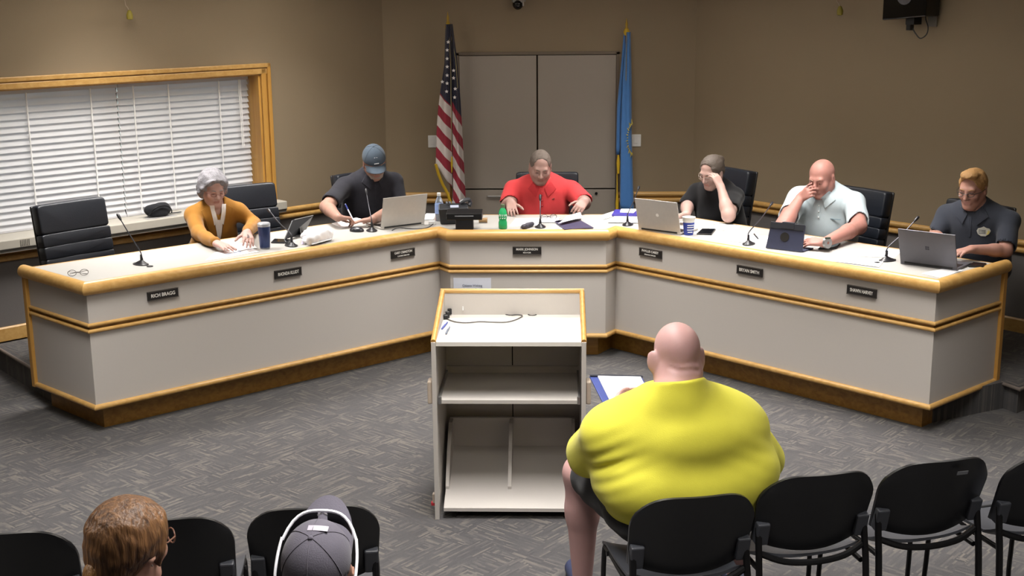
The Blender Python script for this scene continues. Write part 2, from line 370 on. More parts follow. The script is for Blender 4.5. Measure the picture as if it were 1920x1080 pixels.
# blinds
def translucent(name, col, tr=.35):
    m, nt, b = newmat(name); L = nt.links.new
    b.inputs['Base Color'].default_value = (*srgb(col), 1); b.inputs['Roughness'].default_value = .45
    t = nt.nodes.new('ShaderNodeBsdfTranslucent'); t.inputs[0].default_value = (*srgb(col), 1)
    mx = nt.nodes.new('ShaderNodeMixShader'); mx.inputs[0].default_value = tr
    L(b.outputs[0], mx.inputs[1]); L(t.outputs[0], mx.inputs[2]); L(mx.outputs[0], nt.nodes['Material Output'].inputs[0]); return m
SLAT = translucent('blind_vinyl', 'e9e9ec', .38)
CORD = mat('blind_cord', 'f4f4f4', .7)
def blind(u0, u1, label, cords, wand):
    b = thing('window_blind', label, 'blind', wp((u0+u1)/2, -.15, WZ0))
    q = MB(); wbox(q, u0, u1, -.17, -.13, WZ1-.055, WZ1-.022); q.build('head_rail', SLAT, b, world=True)
    q = MB(); wbox(q, u0, u1, -.165, -.135, .907, .922); q.build('bottom_rail', SLAT, b, world=True)
    n = 20; zt = WZ1-.065; zb = .945; H = (zt-zb)/n
    q = MB(); W = .060; a = R(64)
    def slat(u, v):
        s = (v-.5); bow = .0025*(1-4*s*s)
        return wp(u0+(u1-u0)*u, -.15+s*W*cos(a)*-1-bow*sin(a), zb+s*W*sin(a)+bow*cos(a))
    q.grid(slat, 1, 4)
    first = q.build('slat', SLAT, b, smooth=True, world=True)
    for k in range(1, n+1):
        c = first.copy(); COL.objects.link(c); c.parent = b; c.location = (0, 0, k*H*.997)
    for u in cords:
        q = MB(); q.tube([wp(u, -.122, .92), wp(u, -.122, WZ1-.05)], .0055, 6); q.tube([wp(u, -.178, .92), wp(u, -.178, WZ1-.05)], .004, 6); q.build('ladder_cord', CORD, b, world=True)
    for u, z0 in wand:
        q = MB(); q.tube([wp(u, -.105, z0), wp(u+.004, -.108, WZ1-.05)], .004, 6); q.build('lift_cord', CORD, b, world=True)
    return b
blind(U0+.03, 2.396, 'white slatted window blind beside the oak side jamb', [1.55, 1.99, 2.28], [(1.36, 1.35), (1.375, 1.35)])
blind(2.404, U1-.03, 'white slatted window blind behind the empty leather chair', [2.62, 3.1, 3.6, 4.1], [])
# ------------------------------------------------------------------ council desk
PB = [(-3.07, 7.665), (-2.53, 7.2), (-.63, 8.96), (-.546, 8.83), (.546, 8.83), (.62, 8.96), (2.373, 7.245), (2.92, 7.77)]
ZD = .925
back = offset(PB[1:7], -.64)
desk = thing('council_desk', 'angled oak and beige laminate council desk on a raised platform', 'desk', (0, 8.83, 0))
SEGM = [OAK, OAK, OAKC, OAKC, OAKC, OAKR, OAKR]
# worktop
fpath = offset(PB, -.012)
nb = offset(PB, -.64)
bl = list(back)
e0 = Vector(fpath[0]); e1 = Vector(fpath[-1])
tL = (Vector(PB[2])-Vector(PB[1])).normalized(); tR = (Vector(PB[6])-Vector(PB[5])).normalized()
# rear outline: from left return to right return
nLv = Vector((-tL.y, tL.x)); nRv = Vector((-tR.y, tR.x))
def lineisect(p, d, q, e):
    m = Matrix(((d.x, -e.x), (d.y, -e.y))); s = m.inverted() @ (q-p); return p+d*s.x
bL0 = Vector(PB[1])+nLv*.64; bR0 = Vector(PB[6])+nRv*.64
retL = (Vector(PB[0])-Vector(PB[1])).normalized(); retR = (Vector(PB[7])-Vector(PB[6])).normalized()
bA = lineisect(bL0, tL, Vector(fpath[0]), retL); bF = lineisect(bR0, tR, Vector(fpath[-1]), retR)
yb = 9.445
bC = lineisect(bL0, tL, Vector((0, yb)), Vector((1, 0))); bD = lineisect(bR0, tR, Vector((0, yb)), Vector((1, 0)))
rear = [bA, bC, bD, bF]
front = fpath[1:7]
poly = [Vector(q) for q in front]+rear[::-1]
MB().prism(poly, ZD-.03, ZD).build('worktop', LAMT, desk, world=True)
mould(rear, [(-.012, ZD-.032), (0, ZD-.032), (0, ZD+.001), (-.012, ZD+.001)]).build('rear_edging', OAKC, desk, world=True)
# rail: one length per straight run
offs = {}
def run(path, i, prof, m, nm, smooth=True):
    full = {o: offset(path, o) for o in set(q[0] for q in prof)}; n = len(prof); mb = MB()
    vs = [(*full[o][j], z) for j in (i, i+1) for (o, z) in prof]
    fs = [(k, (k+1) % n, n+(k+1) % n, n+k) for k in range(n)]+[tuple(range(n)), tuple(range(n, 2*n))[::-1]]
    return mb.add(vs, fs).build(nm, m, desk, smooth=smooth, world=True)
pe = [Vector(q) for q in PB]; pe[0] = pe[0]+retL*.03; pe[-1] = pe[-1]+retR*.03
railp = [(.004+.040*cos(2*pi*k/16), .889+.041*sin(2*pi*k/16)) for k in range(16)]
bd1 = [(0, .678)]+[(.002+.013*sin(pi*k/8), .667+.011*cos(pi*k/8)) for k in range(9)]+[(0, .656)]
bd2 = [(0, .642)]+[(.004+.014*sin(pi*k/8), .630+.012*cos(pi*k/8)) for k in range(9)]+[(0, .618)]
bd3 = [(0, .180)]+[(.004+.017*sin(pi*k/8), .163+.017*cos(pi*k/8)) for k in range(9)]+[(0, .146)]
for i in range(7):
    run(pe, i, railp, SEGM[i], 'top_rail')
    run(PB, i, [(-.02, .66), (0, .66), (0, .87), (-.02, .87)], LAMI, 'upper_panel', False)
    run(PB, i, [(-.02, .16), (0, .16), (0, .625), (-.02, .625)], LAMI, 'lower_panel', False)
    run(PB, i, bd1, SEGM[i], 'band_bead'); run(PB, i, bd2, SEGM[i], 'band_bead')
    run(PB, i, [(-.02, .615), (-.004, .615), (-.004, .675), (-.02, .675)], OAKD, 'band_groove', False)
    run(PB, i, bd3, SEGM[i], 'foot_bead')
    run(PB, i, [(-.11, 0), (-.085, 0), (-.085, .155), (-.11, .155)], OAKD, 'plinth', False)
    run(PB, i, [(-.11, .145), (0, .145), (0, .162), (-.11, .162)], LAMI, 'underside', False)
for (p, d) in ((PB[0], retL), (PB[7], retR)):
    n_ = Vector((d.y, -d.x)) if d.x > 0 else Vector((-d.y, d.x))
    p = Vector(p)
    if d.x < 0: n_ = Vector((-abs(d.y), -abs(d.x)))
    else: n_ = Vector((abs(d.y), -abs(d.x)))
    a = p-d*.012; b = p+d*.028
    MB().prism([a+n_*.022, b+n_*.022, b-n_*.05, a-n_*.05], .148, .875).build('end_post', OAKZ, desk, world=True, bevel=.004)

# platform behind the desk
pin = offset(PB, -.11)
plat = [(-3.72, 8.56), (-3.0, 7.75)]+[tuple(q) for q in pin[1:7]]+[(2.97, 7.72), (3.02, 7.62), (3.75, 8.3), (3.95, 8.4), (1.38, 11.15), (-1.28, 11.15)]
pf = struct(MB().prism(plat, 0, ZP).build('floor_platform', CARPET))
mould([Vector((-3.73, 8.57)), Vector((-2.98, 7.73))], [(-.03, .155)]+[(.006+.014*sin(pi*k/6), .160+.012*cos(pi*k/6)) for k in range(7)]+[(-.03, .172)]).build('step_nosing', mat('nosing', '6f6660', .5), pf, smooth=True)
mould([Vector((2.96, 7.735)), Vector((3.02, 7.61)), Vector((3.75, 8.29))], [(-.03, .155)]+[(.006+.014*sin(pi*k/6), .160+.012*cos(pi*k/6)) for k in range(7)]+[(-.03, .172)]).build('step_nosing', mat('nosing', '6f6660', .5), pf, smooth=True)

# ------------------------------------------------------------------ built-in cabinet on the back wall
cab = thing('wall_cabinet', 'tall grey built-in cabinet with two doors and drawers between the flags', 'cabinet', ((CX0+CX1)/2, 11.15, 0))
SEAM = .035
MB().box(((CX0+CX1)/2, 11.28, 1.0), (CX1-CX0+.03, .2, 2.04)).build('carcass', mat('carcass', '4e4439', .8), cab, world=True)
fm = MB()
for q in ((CX0-.012, 1.01, .024, 2.04), (CX1+.012, 1.01, .024, 2.04)): fm.box((q[0], 11.145, q[1]), (q[2], .03, q[3]))
fm.box(((CX0+CX1)/2, 11.145, CZ+.014), (CX1-CX0+.048, .03, .024)); fm.build('cabinet_frame', mat('cab_frame', '6e6255', .6), cab, world=True)
for a, b in ((CX0, SEAM-.004), (SEAM+.004, CX1)):
    MB().box(((a+b)/2, 11.15, (.865+CZ-.004)/2), (b-a-.006, .04, CZ-.004-.865)).build('door', CABI, cab, world=True, bevel=.002)
    for z0, z1, hz in ((.52, .853, .80), (.19, .512, .46)):
        d = MB().box(((a+b)/2, 11.15, (z0+z1)/2), (b-a-.006, .04, z1-z0)).build('drawer', CABI, cab, world=True, bevel=.002)
        hx = (a+b)/2+(-.04 if a < 0 else .07)
        h = MB(); h.tube([(hx-.06, 11.13, hz), (hx-.058, 11.105, hz), (hx+.058, 11.105, hz), (hx+.06, 11.13, hz)], .007, 8); o = h.build('handle', STEEL, None, smooth=True)
        o.parent = d; MB_ = XF[cab.name].inverted(); o.location = MB_.translation
        k = MB().lathe([(.012, 0), (.012, .012)], 12, (hx+.10, 11.13, hz+.02), Matrix.Rotation(R(90), 4, 'X')); o = k.build('lock', BLACKM, None); o.parent = d; o.location = MB_.translation
for x, lb in ((-.871, 'white wall plate beside the striped flag'), (.885, 'white wall plate beside the blue flag')):
    t = thing('wall_plate', lb, 'wall plate', (x, 11.15, 1.276))
    MB().box((0, -.004, 0), (.085, .008, .105)).build('plate', WHITEP, t, bevel=.003)
    MB().box((0, -.009, 0), (.03, .004, .055)).build('insert', WHITEP, t, bevel=.001)

# ------------------------------------------------------------------ name plates with engraved lettering
PLATE = mat('nameplate_black', '1d1a19', .45); ENGR = mat('engraving', 'e8e6e0', .6, var=0)
def text_mesh(name, body, size, m, parent, loc, rotx=R(90), rotz=0, align='CENTER', ext=.0006, width=None):
    cu = bpy.data.curves.new(name, 'FONT'); cu.body = body; cu.size = size; cu.align_x = align; cu.align_y = 'CENTER'; cu.extrude = ext; cu.offset = size*.012
    o = bpy.data.objects.new(name, cu); COL.objects.link(o)
    dg = bpy.context.evaluated_depsgraph_get(); me = bpy.data.meshes.new_from_object(o.evaluated_get(dg)); bpy.data.objects.remove(o); bpy.data.curves.remove(cu)
    if width:
        xs = [v.co.x for v in me.vertices]; wd = max(xs)-min(xs)
        if wd > 0:
            for v in me.vertices: v.co.x *= width/wd
    me.materials.clear(); me.materials.append(m); me.name = name
    q = bpy.data.objects.new(name, me); COL.objects.link(q); q.parent = parent; q.location = loc; q.rotation_euler = (rotx, 0, rotz); return q
aL = math.atan2(tL.y, tL.x); aR = math.atan2(tR.y, tR.x)
NP = [((-2.179, 7.512), aL, ['RICH BRAGG'], 'black name plate with white letters below the empty leather chair'),
      ((-1.537, 8.107), aL, ['RHONDA KLUDT'], 'black name plate on the desk below the blue tumbler'),
      ((-.862, 8.732), aL, ['GARY CRINGTON', 'PLANNING DIRECTOR'], 'black two-line name plate below the silver laptop and computer mouse'),
      ((-.005, 8.82), 0., ['MARK JOHNSON', 'MAYOR'], 'black two-line name plate on the middle desk section'),
      ((.846, 8.725), aR, ['PHYLLIS CAREY', 'FINANCE OFFICER'], 'black two-line name plate below the silver laptop and paper cup'),
      ((1.441, 8.143), aR, ['BRYAN SMITH'], 'black name plate on the desk below the propped blue tablet case'),
      ((2.026, 7.571), aR, ['SHAWN HARVEY'], 'black name plate below the dark grey laptop')]
for (x, y), a, tx, lb in NP:
    n_ = Vector((sin(a), -cos(a)))
    # snap to the panel face
    if a > .1: A_ = Vector(PB[1]); nn = Vector((tL.y, -tL.x))
    elif a < -.1: A_ = Vector(PB[5]); nn = Vector((tR.y, -tR.x))
    else: A_ = Vector(PB[3]); nn = Vector((0, -1))
    p = Vector((x, y)); p = p-nn*((p-A_).dot(nn))
    t = thing('name_plate', lb, 'name plate', (p.x, p.y, .78), a)
    MB().box((0, -.006, 0), (.2, .012, .056)).build('plate', PLATE, t, bevel=.002)
    hf = MB(); hf.box((0, -.0125, -.0265), (.202, .003, .004)); hf.box((0, -.0125, .0265), (.202, .003, .003)); hf.build('holder_edge', mat('holder', '6b6560', .4, metal=.6), t)
    if len(tx) == 1: text_mesh('lettering', tx[0], .030, ENGR, t, (0, -.0125, 0), width=.155)
    else:
        text_mesh('lettering', tx[0], .023, ENGR, t, (0, -.0125, .010), width=.15); text_mesh('lettering', tx[1], .013, ENGR, t, (0, -.0125, -.014), width=.1 if len(tx[1]) > 8 else .055)
# paper notice on the desk front
t = thing('paper_notice', 'white paper notice taped to the desk front behind the lectern', 'notice', (-.392, 8.828, .49))
MB().slab(lambda u, v: ((u-.5)*.265, -.003-.003*sin(3*u), v*.095), 6, 2, (0, .0012, 0)).build('sheet', mat('notice_paper', 'd2d6e2', .6, var=.02), t)
text_mesh('print', 'Citizens Wishing', .024, mat('print_grey', '7c8294', .7), t, (0, -.0075, .040), width=.14)
text_mesh('print', 'to Speak at Podium', .024, MATS['print_grey'], t, (0, -.0075, .012), width=.18)

# ------------------------------------------------------------------ lectern
lec = thing('lectern', 'open-backed beige laminate lectern with oak trimmed sloping sides', 'lectern', (-.027, 6.2, 0))
LX0, LX1, LY0, LY1 = -.400, .346, 5.955, 6.52
TH = .022
def side(x0, x1):
    mb = MB(); pr = [(LY0, 0), (LY1, 0), (LY1, 1.03), (LY1-.02, 1.03), (LY0, .912)]
    n = len(pr); mb.add([(x0, y, z) for y, z in pr]+[(x1, y, z) for y, z in pr], [tuple(range(n)), tuple(range(n, 2*n))[::-1]]+[(i, (i+1) % n, n+(i+1) % n, n+i) for i in range(n)]); return mb
for x0, x1 in ((LX0, LX0+TH), (LX1-TH, LX1)):
    side(x0, x1).build('side_panel', LAMI, lec, world=True, bevel=.001)
    xm = (x0+x1)/2
    mb = MB(); P = [(xm, LY0+.004, .914), (xm, LY1-.02, 1.034)]; mb.tube(P, .0135, 10); mb.build('side_trim', OAKZ, lec, world=True, smooth=True)
MB().tube([(LX0, LY1-.012, 1.036), (LX1, LY1-.012, 1.036)], .0135, 10).build('top_trim', OAKC, lec, world=True, smooth=True)
MB().box(((LX0+LX1)/2, LY1-.010, .97), (LX1-LX0-2*TH, .018, .12)).build('back_rail', LAMI, lec, world=True)
MB().box(((LX0+LX1)/2, (LY0+LY1)/2+.004, .900), (LX1-LX0-2*TH, LY1-LY0-.02, .022)).build('counter', LAMW, lec, world=True, bevel=.001)
for x0, x1 in ((LX0+TH, -.032), (-.026, LX1-TH)):
    MB().box(((x0+x1)/2, LY1-.012, .455), (x1-x0, .016, .86)).build('back_panel', LAMI, lec, world=True)
MB().box((-.029, LY1-.004, .455), (.012, .006, .86)).build('back_seam', DARK, lec, world=True)
MB().box(((LX0+LX1)/2, 6.21, .605), (.68, .46, .02)).build('keyboard_shelf', LAMI, lec, world=True, bevel=.001)
MB().box(((LX0+LX1)/2, 6.445, .628), (.68, .018, .045)).build('shelf_lip', LAMI, lec, world=True)
for s, x in ((-1, LX0+TH+.011), (1, LX1-TH-.011)):
    MB().box((x, 6.2, .614), (.01, .46, .035)).build('drawer_slide', STEEL, lec, world=True)
    MB().box((x-s*.002, 5.985, .612), (.016, .012, .04)).build('slide_end', STEEL, lec, world=True, bevel=.003)
    MB().box((LX0-.012 if s < 0 else LX1+.012, 6.0, .655), (.024, .07, .115)).build('folding_bracket', mat('bracket_tan', 'b7a899', .5), lec, world=True, bevel=.006)
# slanted bin unit standing inside the lectern
ins = thing('storage_bin', 'slanted beige laminate bin with a middle divider inside the lectern', 'bin', (-.03, 6.2, 0))
bx0, bx1 = -.357, .297
def slope(y): return .058+(y-5.965)*(.215-.058)/(6.43-5.965)
mb = MB(); mb.hull8([(bx0, 5.965, .040), (bx1, 5.965, .040), (bx1, 6.43, .197), (bx0, 6.43, .197)], [(bx0, 5.965, .058), (bx1, 5.965, .058), (bx1, 6.43, .215), (bx0, 6.43, .215)]); mb.build('sloping_board', LAMI, ins, world=True)
mb = MB(); mb.hull8([(bx0, 6.43, .197), (bx1, 6.43, .197), (bx1, 6.45, .197), (bx0, 6.45, .197)], [(bx0, 6.43, .37), (bx1, 6.43, .37), (bx1, 6.45, .37), (bx0, 6.45, .37)]); mb.build('back_board', LAMI, ins, world=True)
for x in (bx0+.008, -.034, bx1-.008):
    mb = MB(); pr = [(6.10, slope(6.10)), (6.43, slope(6.43)), (6.43, .365), (6.37, .365), (6.22, .265), (6.10, slope(6.10)+.015)]
    n = len(pr); mb.add([(x-.009, y, z) for y, z in pr]+[(x+.009, y, z) for y, z in pr], [tuple(range(n)), tuple(range(n, 2*n))[::-1]]+[(i, (i+1) % n, n+(i+1) % n, n+i) for i in range(n)])
    mb.build('divider', LAMI, ins, world=True)
for x in (bx0+.05, bx1-.05): MB().box((x, 6.2, .02), (.02, .42, .04)).build('runner', DARK, ins, world=True)
MB().box((-.03, 6.44, .10), (.6, .02, .2)).build('rear_support', LAMI, ins, world=True)
# lectern counter details
ZT = .911
for (px, py, r_, lb) in ((958, 589, .032, 1), (998, 590, .024, 0)):
    p = atz(px, py, ZT); g = MB().lathe([(r_, -.001), (r_, .003), (r_*.72, .003), (r_*.7, -.0005)], 20, (p[0], p[1], ZT)); o = g.build('cable_grommet', BLACKP, lec, world=True, smooth=True)
p0 = atz(834, 593, ZT); 
t = thing('power_connector', 'black plug connectors at the lectern corner with a grey cable', 'cable', (p0[0]+.02, p0[1]-.01, ZT))
pts = [(834, 594), (843, 600), (858, 604), (876, 605), (900, 603), (925, 604), (948, 604), (965, 600), (978, 594), (978, 591), (969, 590), (959, 591)]
MB().tube(spline([Vector(atz(x, y, ZT+.004)) for x, y in pts], 5), .0032, 7).build('cable', mat('grey_cable', '5d5b5a', .5), t, world=True, smooth=True)
for (px, py, dz, s_) in ((835, 594, .012, (.022, .03, .022)), (839, 590, .018, (.018, .02, .035)), (843, 584, .02, (.02, .018, .03))):
    q = atz(px, py, ZT+dz); MB().box(q, s_, Matrix.Rotation(.4, 3, 'Z')).build('plug', BLACKP, t, world=True, bevel=.003)
PENB = mat('pen_blue', '3a4a9a', .35); PENG = mat('pen_grey', '5a6478', .35)
for (a, b, m, lb) in (((828, 617), (838, 605), PENB, 'blue pen lying on the lectern top'), ((836, 626), (843, 612), PENG, 'grey pen lying on the lectern top beside a blue pen')):
    A_ = Vector(atz(*a, ZT+.006)); B_ = Vector(atz(*b, ZT+.006)); d = (B_-A_); A2 = A_; B2 = A_+d.normalized()*.13
    t = thing('pen', lb, 'pen', A_); MB().tube([A2, A2+(B2-A2)*.08, B2], [.0015, .005, .005], 8).build('barrel', m, t, world=True, smooth=True)
    MB().tube([A2+(B2-A2)*.62+Vector((0, 0, .006)), B2+Vector((0, 0, .006))], .0016, 6).build('clip', WHITEP, t, world=True)
p = atz(868, 580, .93); q = aty(868, 578, LY1-.021)
t = thing('adhesive_hook', 'small white adhesive hook on the lectern back rail', 'hook', q); MB().box((0, -.003, 0), (.008, .006, .022)).build('hook_plate', WHITEP, t, bevel=.002)
MB().tube([(0, -.005, -.005), (0, -.012, -.009), (0, -.012, -.001)], .0018, 6).build('hook_arm', WHITEP, t)
q = atz(805, 928, .06)
t = thing('red_latch', 'small red plastic latch low on the lectern side', 'latch', (LX0-.012, 6.02, .06)); MB().box((0, 0, 0), (.024, .03, .018)).build('latch', mat('red_plastic', 'b8303c', .4), t, bevel=.004); MB().box((.004, 0, .03), (.016, .03, .05)).build('mount', mat('bracket_tan', 'b7a899', .5), t, bevel=.004)
# ------------------------------------------------------------------ office chairs behind the desk
def rbox(w, h, d, r, n=5, ex=.28):   # soft pillow slab: superellipse in the width/height plane, rounded over depth (y)
    mb = MB(); P = 28; prof = []
    for k in range(P):
        a = 2*pi*k/P
        prof.append((math.copysign(abs(cos(a))**ex, cos(a)), math.copysign(abs(sin(a))**ex, sin(a))))
    vs = []; L_ = []
    for j in range(2*n+1):
        th = pi*(j/(2*n))-pi/2; y = sin(th)*d/2; ins = r*(1-cos(th)**.6)
        L_.append([(px*(w/2-ins), y, pz*(h/2-ins)) for px, pz in prof])
    vs = [q for g in L_ for q in g]; fs = [(j*P+k, j*P+(k+1) % P, (j+1)*P+(k+1) % P, (j+1)*P+k) for j in range(2*n) for k in range(P)]
    fs += [tuple(range(P))[::-1], tuple(2*n*P+k for k in range(P))]
    return mb.add(vs, fs)
def office_chair(label):
    t = thing('office_chair', label, 'chair', group='black leather office chairs behind the desk')
    tilt = R(9)
    M = Matrix.Translation((0, -.23, .47)) @ Matrix.Rotation(tilt, 4, 'X')
    def put(mb, nm, mt, **k):
        mb.v = [tuple(M @ Vector(q)) for q in mb.v]; return mb.build(nm, mt, t, smooth=True, **k)
    hs = [.085]*5+[.205]; z = .02
    for i, h in enumerate(hs):
        w_ = .50 if i > 1 else .47
        mb = rbox(w_, h+.010, .085 if i < 5 else .092, .010 if i < 5 else .018, ex=.16)
        mb.v = [(x, y-.10*(x/.25)**2*-.35+(.006 if i == 5 else 0)-.02*((z+h/2-.3)/.3)**2, q+z+h/2) for x, y, q in mb.v]
        put(mb, 'head_cushion' if i == 5 else 'back_cushion', LEATH, angle=180); z += h
    sh = MB().slab(lambda u, v: ((u-.5)*.49, -.05+.035*((u-.5)*2)**2, .02+v*.63), 8, 8, (0, -.022, 0)); put(sh, 'back_shell', BLACKP, bevel=.01)
    s = rbox(.50, .50, .10, .04); s.v = [(x, q, .47+y) for x, y, q in s.v]; s.build('seat', LEATH, t, smooth=True, angle=180)
    b = MB(); b.tube([(0, -.05, .42), (0, -.12, .40), (0, -.29, .42), (0, -.31, .55)], .022, 8); b.build('back_bracket', BLACKM, t, smooth=True)
    MB().tube([(0, 0, .42), (0, 0, .10)], .025, 10).build('gas_stem', STEEL, t, smooth=True)
    leg = None
    for k in range(5):
        a = 2*pi*k/5
        if leg is None:
            leg = MB().tube([(0, 0, .11), (.16, 0, .095), (.29, 0, .075)], [.028, .022, .016], 8).build('base_leg', BLACKM, t, smooth=True)
            cs = MB(); cs.lathe([(.025, -.018), (.028, -.012), (.028, .012), (.025, .018)], 12, (.29, 0, .03), Matrix.Rotation(R(90), 4, 'X')); caster = cs.build('caster', BLACKP, t, smooth=True)
        else:
            for q in (leg, caster):
                c = q.copy(); COL.objects.link(c); c.parent = t; c.rotation_euler = (0, 0, a)
    return t
# seat positions: (x, y, heading) heading = direction the sitter faces
def seat_on(px, py, o, sidev):
    if sidev == 'L': q = atplane(px, py, (PB[1][0]-.68*o, PB[1][1]+.734*o, 0), (-.68, .734, 0))
    elif sidev == 'R': q = atplane(px, py, (PB[5][0]+.699*o, PB[5][1]+.715*o, 0), (.699, .715, 0))
    else: q = aty(px, py, o)
    return q
FACE = {'L': math.atan2(-.734, .68)-pi/2, 'R': math.atan2(-.715, -.699)-pi/2, 'C': pi}
CH = [('L', 122, 369, 1.16, R(8), 'empty black ribbed leather chair in front of the window blind'),
      ('L', 450, 340, 1.33, R(-4), 'black leather chair behind the woman in the mustard jacket'),
      ('L', 668, 316, 1.42, R(4), 'black leather chair behind the man in the grey cap'),
      ('C', 1026, 316, 10.29, R(0), 'black leather chair behind the man in the red polo'),
      ('R', 1376, 308, 1.40, R(-10), 'black ribbed leather chair behind the woman in the black top'),
      ('R', 1622, 345, 1.39, R(-8), 'black ribbed leather chair behind the bald man in the pale blue shirt'),
      ('R', 1845, 372, 1.46, R(-12), 'black leather chair behind the red-haired man in glasses')]
proto = None; CHAIRP = []
for i, (sd, px, py, o, da, lb) in enumerate(CH):
    q = seat_on(px, py, o, sd); a = FACE[sd]+da
    # the picked point is the top of the back, which stands about .36 behind the seat centre
    f = Vector((-sin(a), cos(a))); c = Vector((q[0], q[1]))+f*.34
    dz = q[2]-(ZP+1.13)
    CHAIRP.append((c, a, q[2]))
    if proto is None: proto = office_chair(lb); r = proto; r.location = (c.x, c.y, ZP); r.rotation_euler = (0, 0, a)
    else: r = dup(proto, (c.x, c.y, ZP), a, lb)
    r.scale = (1, 1, (q[2]-ZP)/1.145)

# ------------------------------------------------------------------ stacking chairs in front
SHELL = mat('chair_shell', '141518', .33, var=.1, scale=30, spec=.5); SEATM = mat('chair_seat', '2a2c31', .4, var=.1)
BUMP = mat('chair_bumper', '34363c', .5)
def stack_chair(label, group):
    t = thing('stacking_chair', label, 'chair', group=group)
    W = .235
    def bk(u, v):
        x = (u*2-1); hw = W*(1.0-.05*(1-v))
        # rounded top outline
        zt = .835-.075*abs(x)**4.5; zb = .492+.045*abs(x)**2
        z = zb+(zt-zb)*v
        y = -.222-.10*((z-.50)/.33)+.055*(x*x)-.012*v
        # shrink the width near the top for the round corners
        xx = x*hw*(1-.16*max(0, v-.72)**2/.0784*.55)
        return (xx, y, z)
    def th(u, v): return Vector((0, -.012, -.001))
    MB().slab(bk, 22, 12, th).build('backrest', SHELL, t, smooth=True, angle=50)
    def st(u, v):
        x = u*2-1; y = -.215+v*.44; return (x*.225*(1-.10*(1-v)**2-.06*v**3), y, .448-.012*(1-x*x)+.02*abs(x)**3-.03*max(0, v-.75)**2*16+.035*max(0, .15-v)/.15)
    MB().slab(st, 14, 12, (0, 0, -.012)).build('seat', mat('chair_seat_grey', '3f4147', .42), t, smooth=True, angle=50)
    for s in (-1, 1):
        MB().box((s*.199, -.222, .578), (.050, .042, .095), Matrix.Rotation(R(14), 3, 'X')).build('bumper', BUMP, t, bevel=.006)
        f = MB(); f.tube(spline([(s*.212, -.225, .60), (s*.214, -.238, .52), (s*.216, -.258, .40), (s*.218, -.295, .02)], 5), .0135, 8)
        f.build('rear_leg', BLACKM, t, smooth=True)
        f = MB(); f.tube(spline([(s*.206, -.235, .43), (s*.206, 0, .43), (s*.206, .165, .43), (s*.208, .205, .405), (s*.211, .215, .20), (s*.213, .222, .05), (s*.213, .20, .018), (s*.215, 0, .014), (s*.218, -.28, .014)], 5), .0105, 8)
        f.build('side_frame', BLACKM, t, smooth=True)
    f = MB(); f.tube(spline([(-.21, -.235, .500), (-.12, -.258, .468), (0, -.266, .458), (.12, -.258, .468), (.21, -.235, .500)], 5), .013, 8); f.build('rear_crossbar', BLACKM, t, smooth=True)
    f = MB(); f.tube([(-.222, .12, .432), (.222, .12, .432)], .010, 8); f.build('front_crossbar', BLACKM, t, smooth=True)
    return t
ROWA = math.atan2(.3, .96)
def place_stack(px, py, ang, lb, grp, first=[None]):
    q = atz(px, py, .828); a = ang; f = Vector((-sin(a), cos(a)))
    c = Vector((q[0], q[1]))+f*.335
    if first[0] is None: first[0] = stack_chair(lb, grp); r = first[0]; r.location = (c.x, c.y, 0); r.rotation_euler = (0, 0, a)
    else: r = dup(first[0], (c.x, c.y, 0), a, lb); r['group'] = grp
    return c, a
G1 = 'black stacking chairs in the audience row'
SEATY = place_stack(1314, 934, R(12), 'black stacking chair under the man in the yellow shirt', G1)
place_stack(1551, 892, R(14), 'empty black stacking chair beside the man in the yellow shirt', G1)
place_stack(1777, 866, R(16), 'empty black stacking chair with a small sticker on its back', G1)
place_stack(2006, 852, R(18), 'empty black stacking chair beside the one with a sticker', G1)
place_stack(-6, 1003, R(6), 'empty black stacking chair on the far side of the red-haired woman from the cap', G1)
place_stack(300, 977, R(8), 'empty black stacking chair between the red-haired woman and the man in the cap', G1)
place_stack(585, 955, R(10), 'empty black stacking chair right in front of the man in the grey cap', G1)
q = atz(1772, 881, .80)
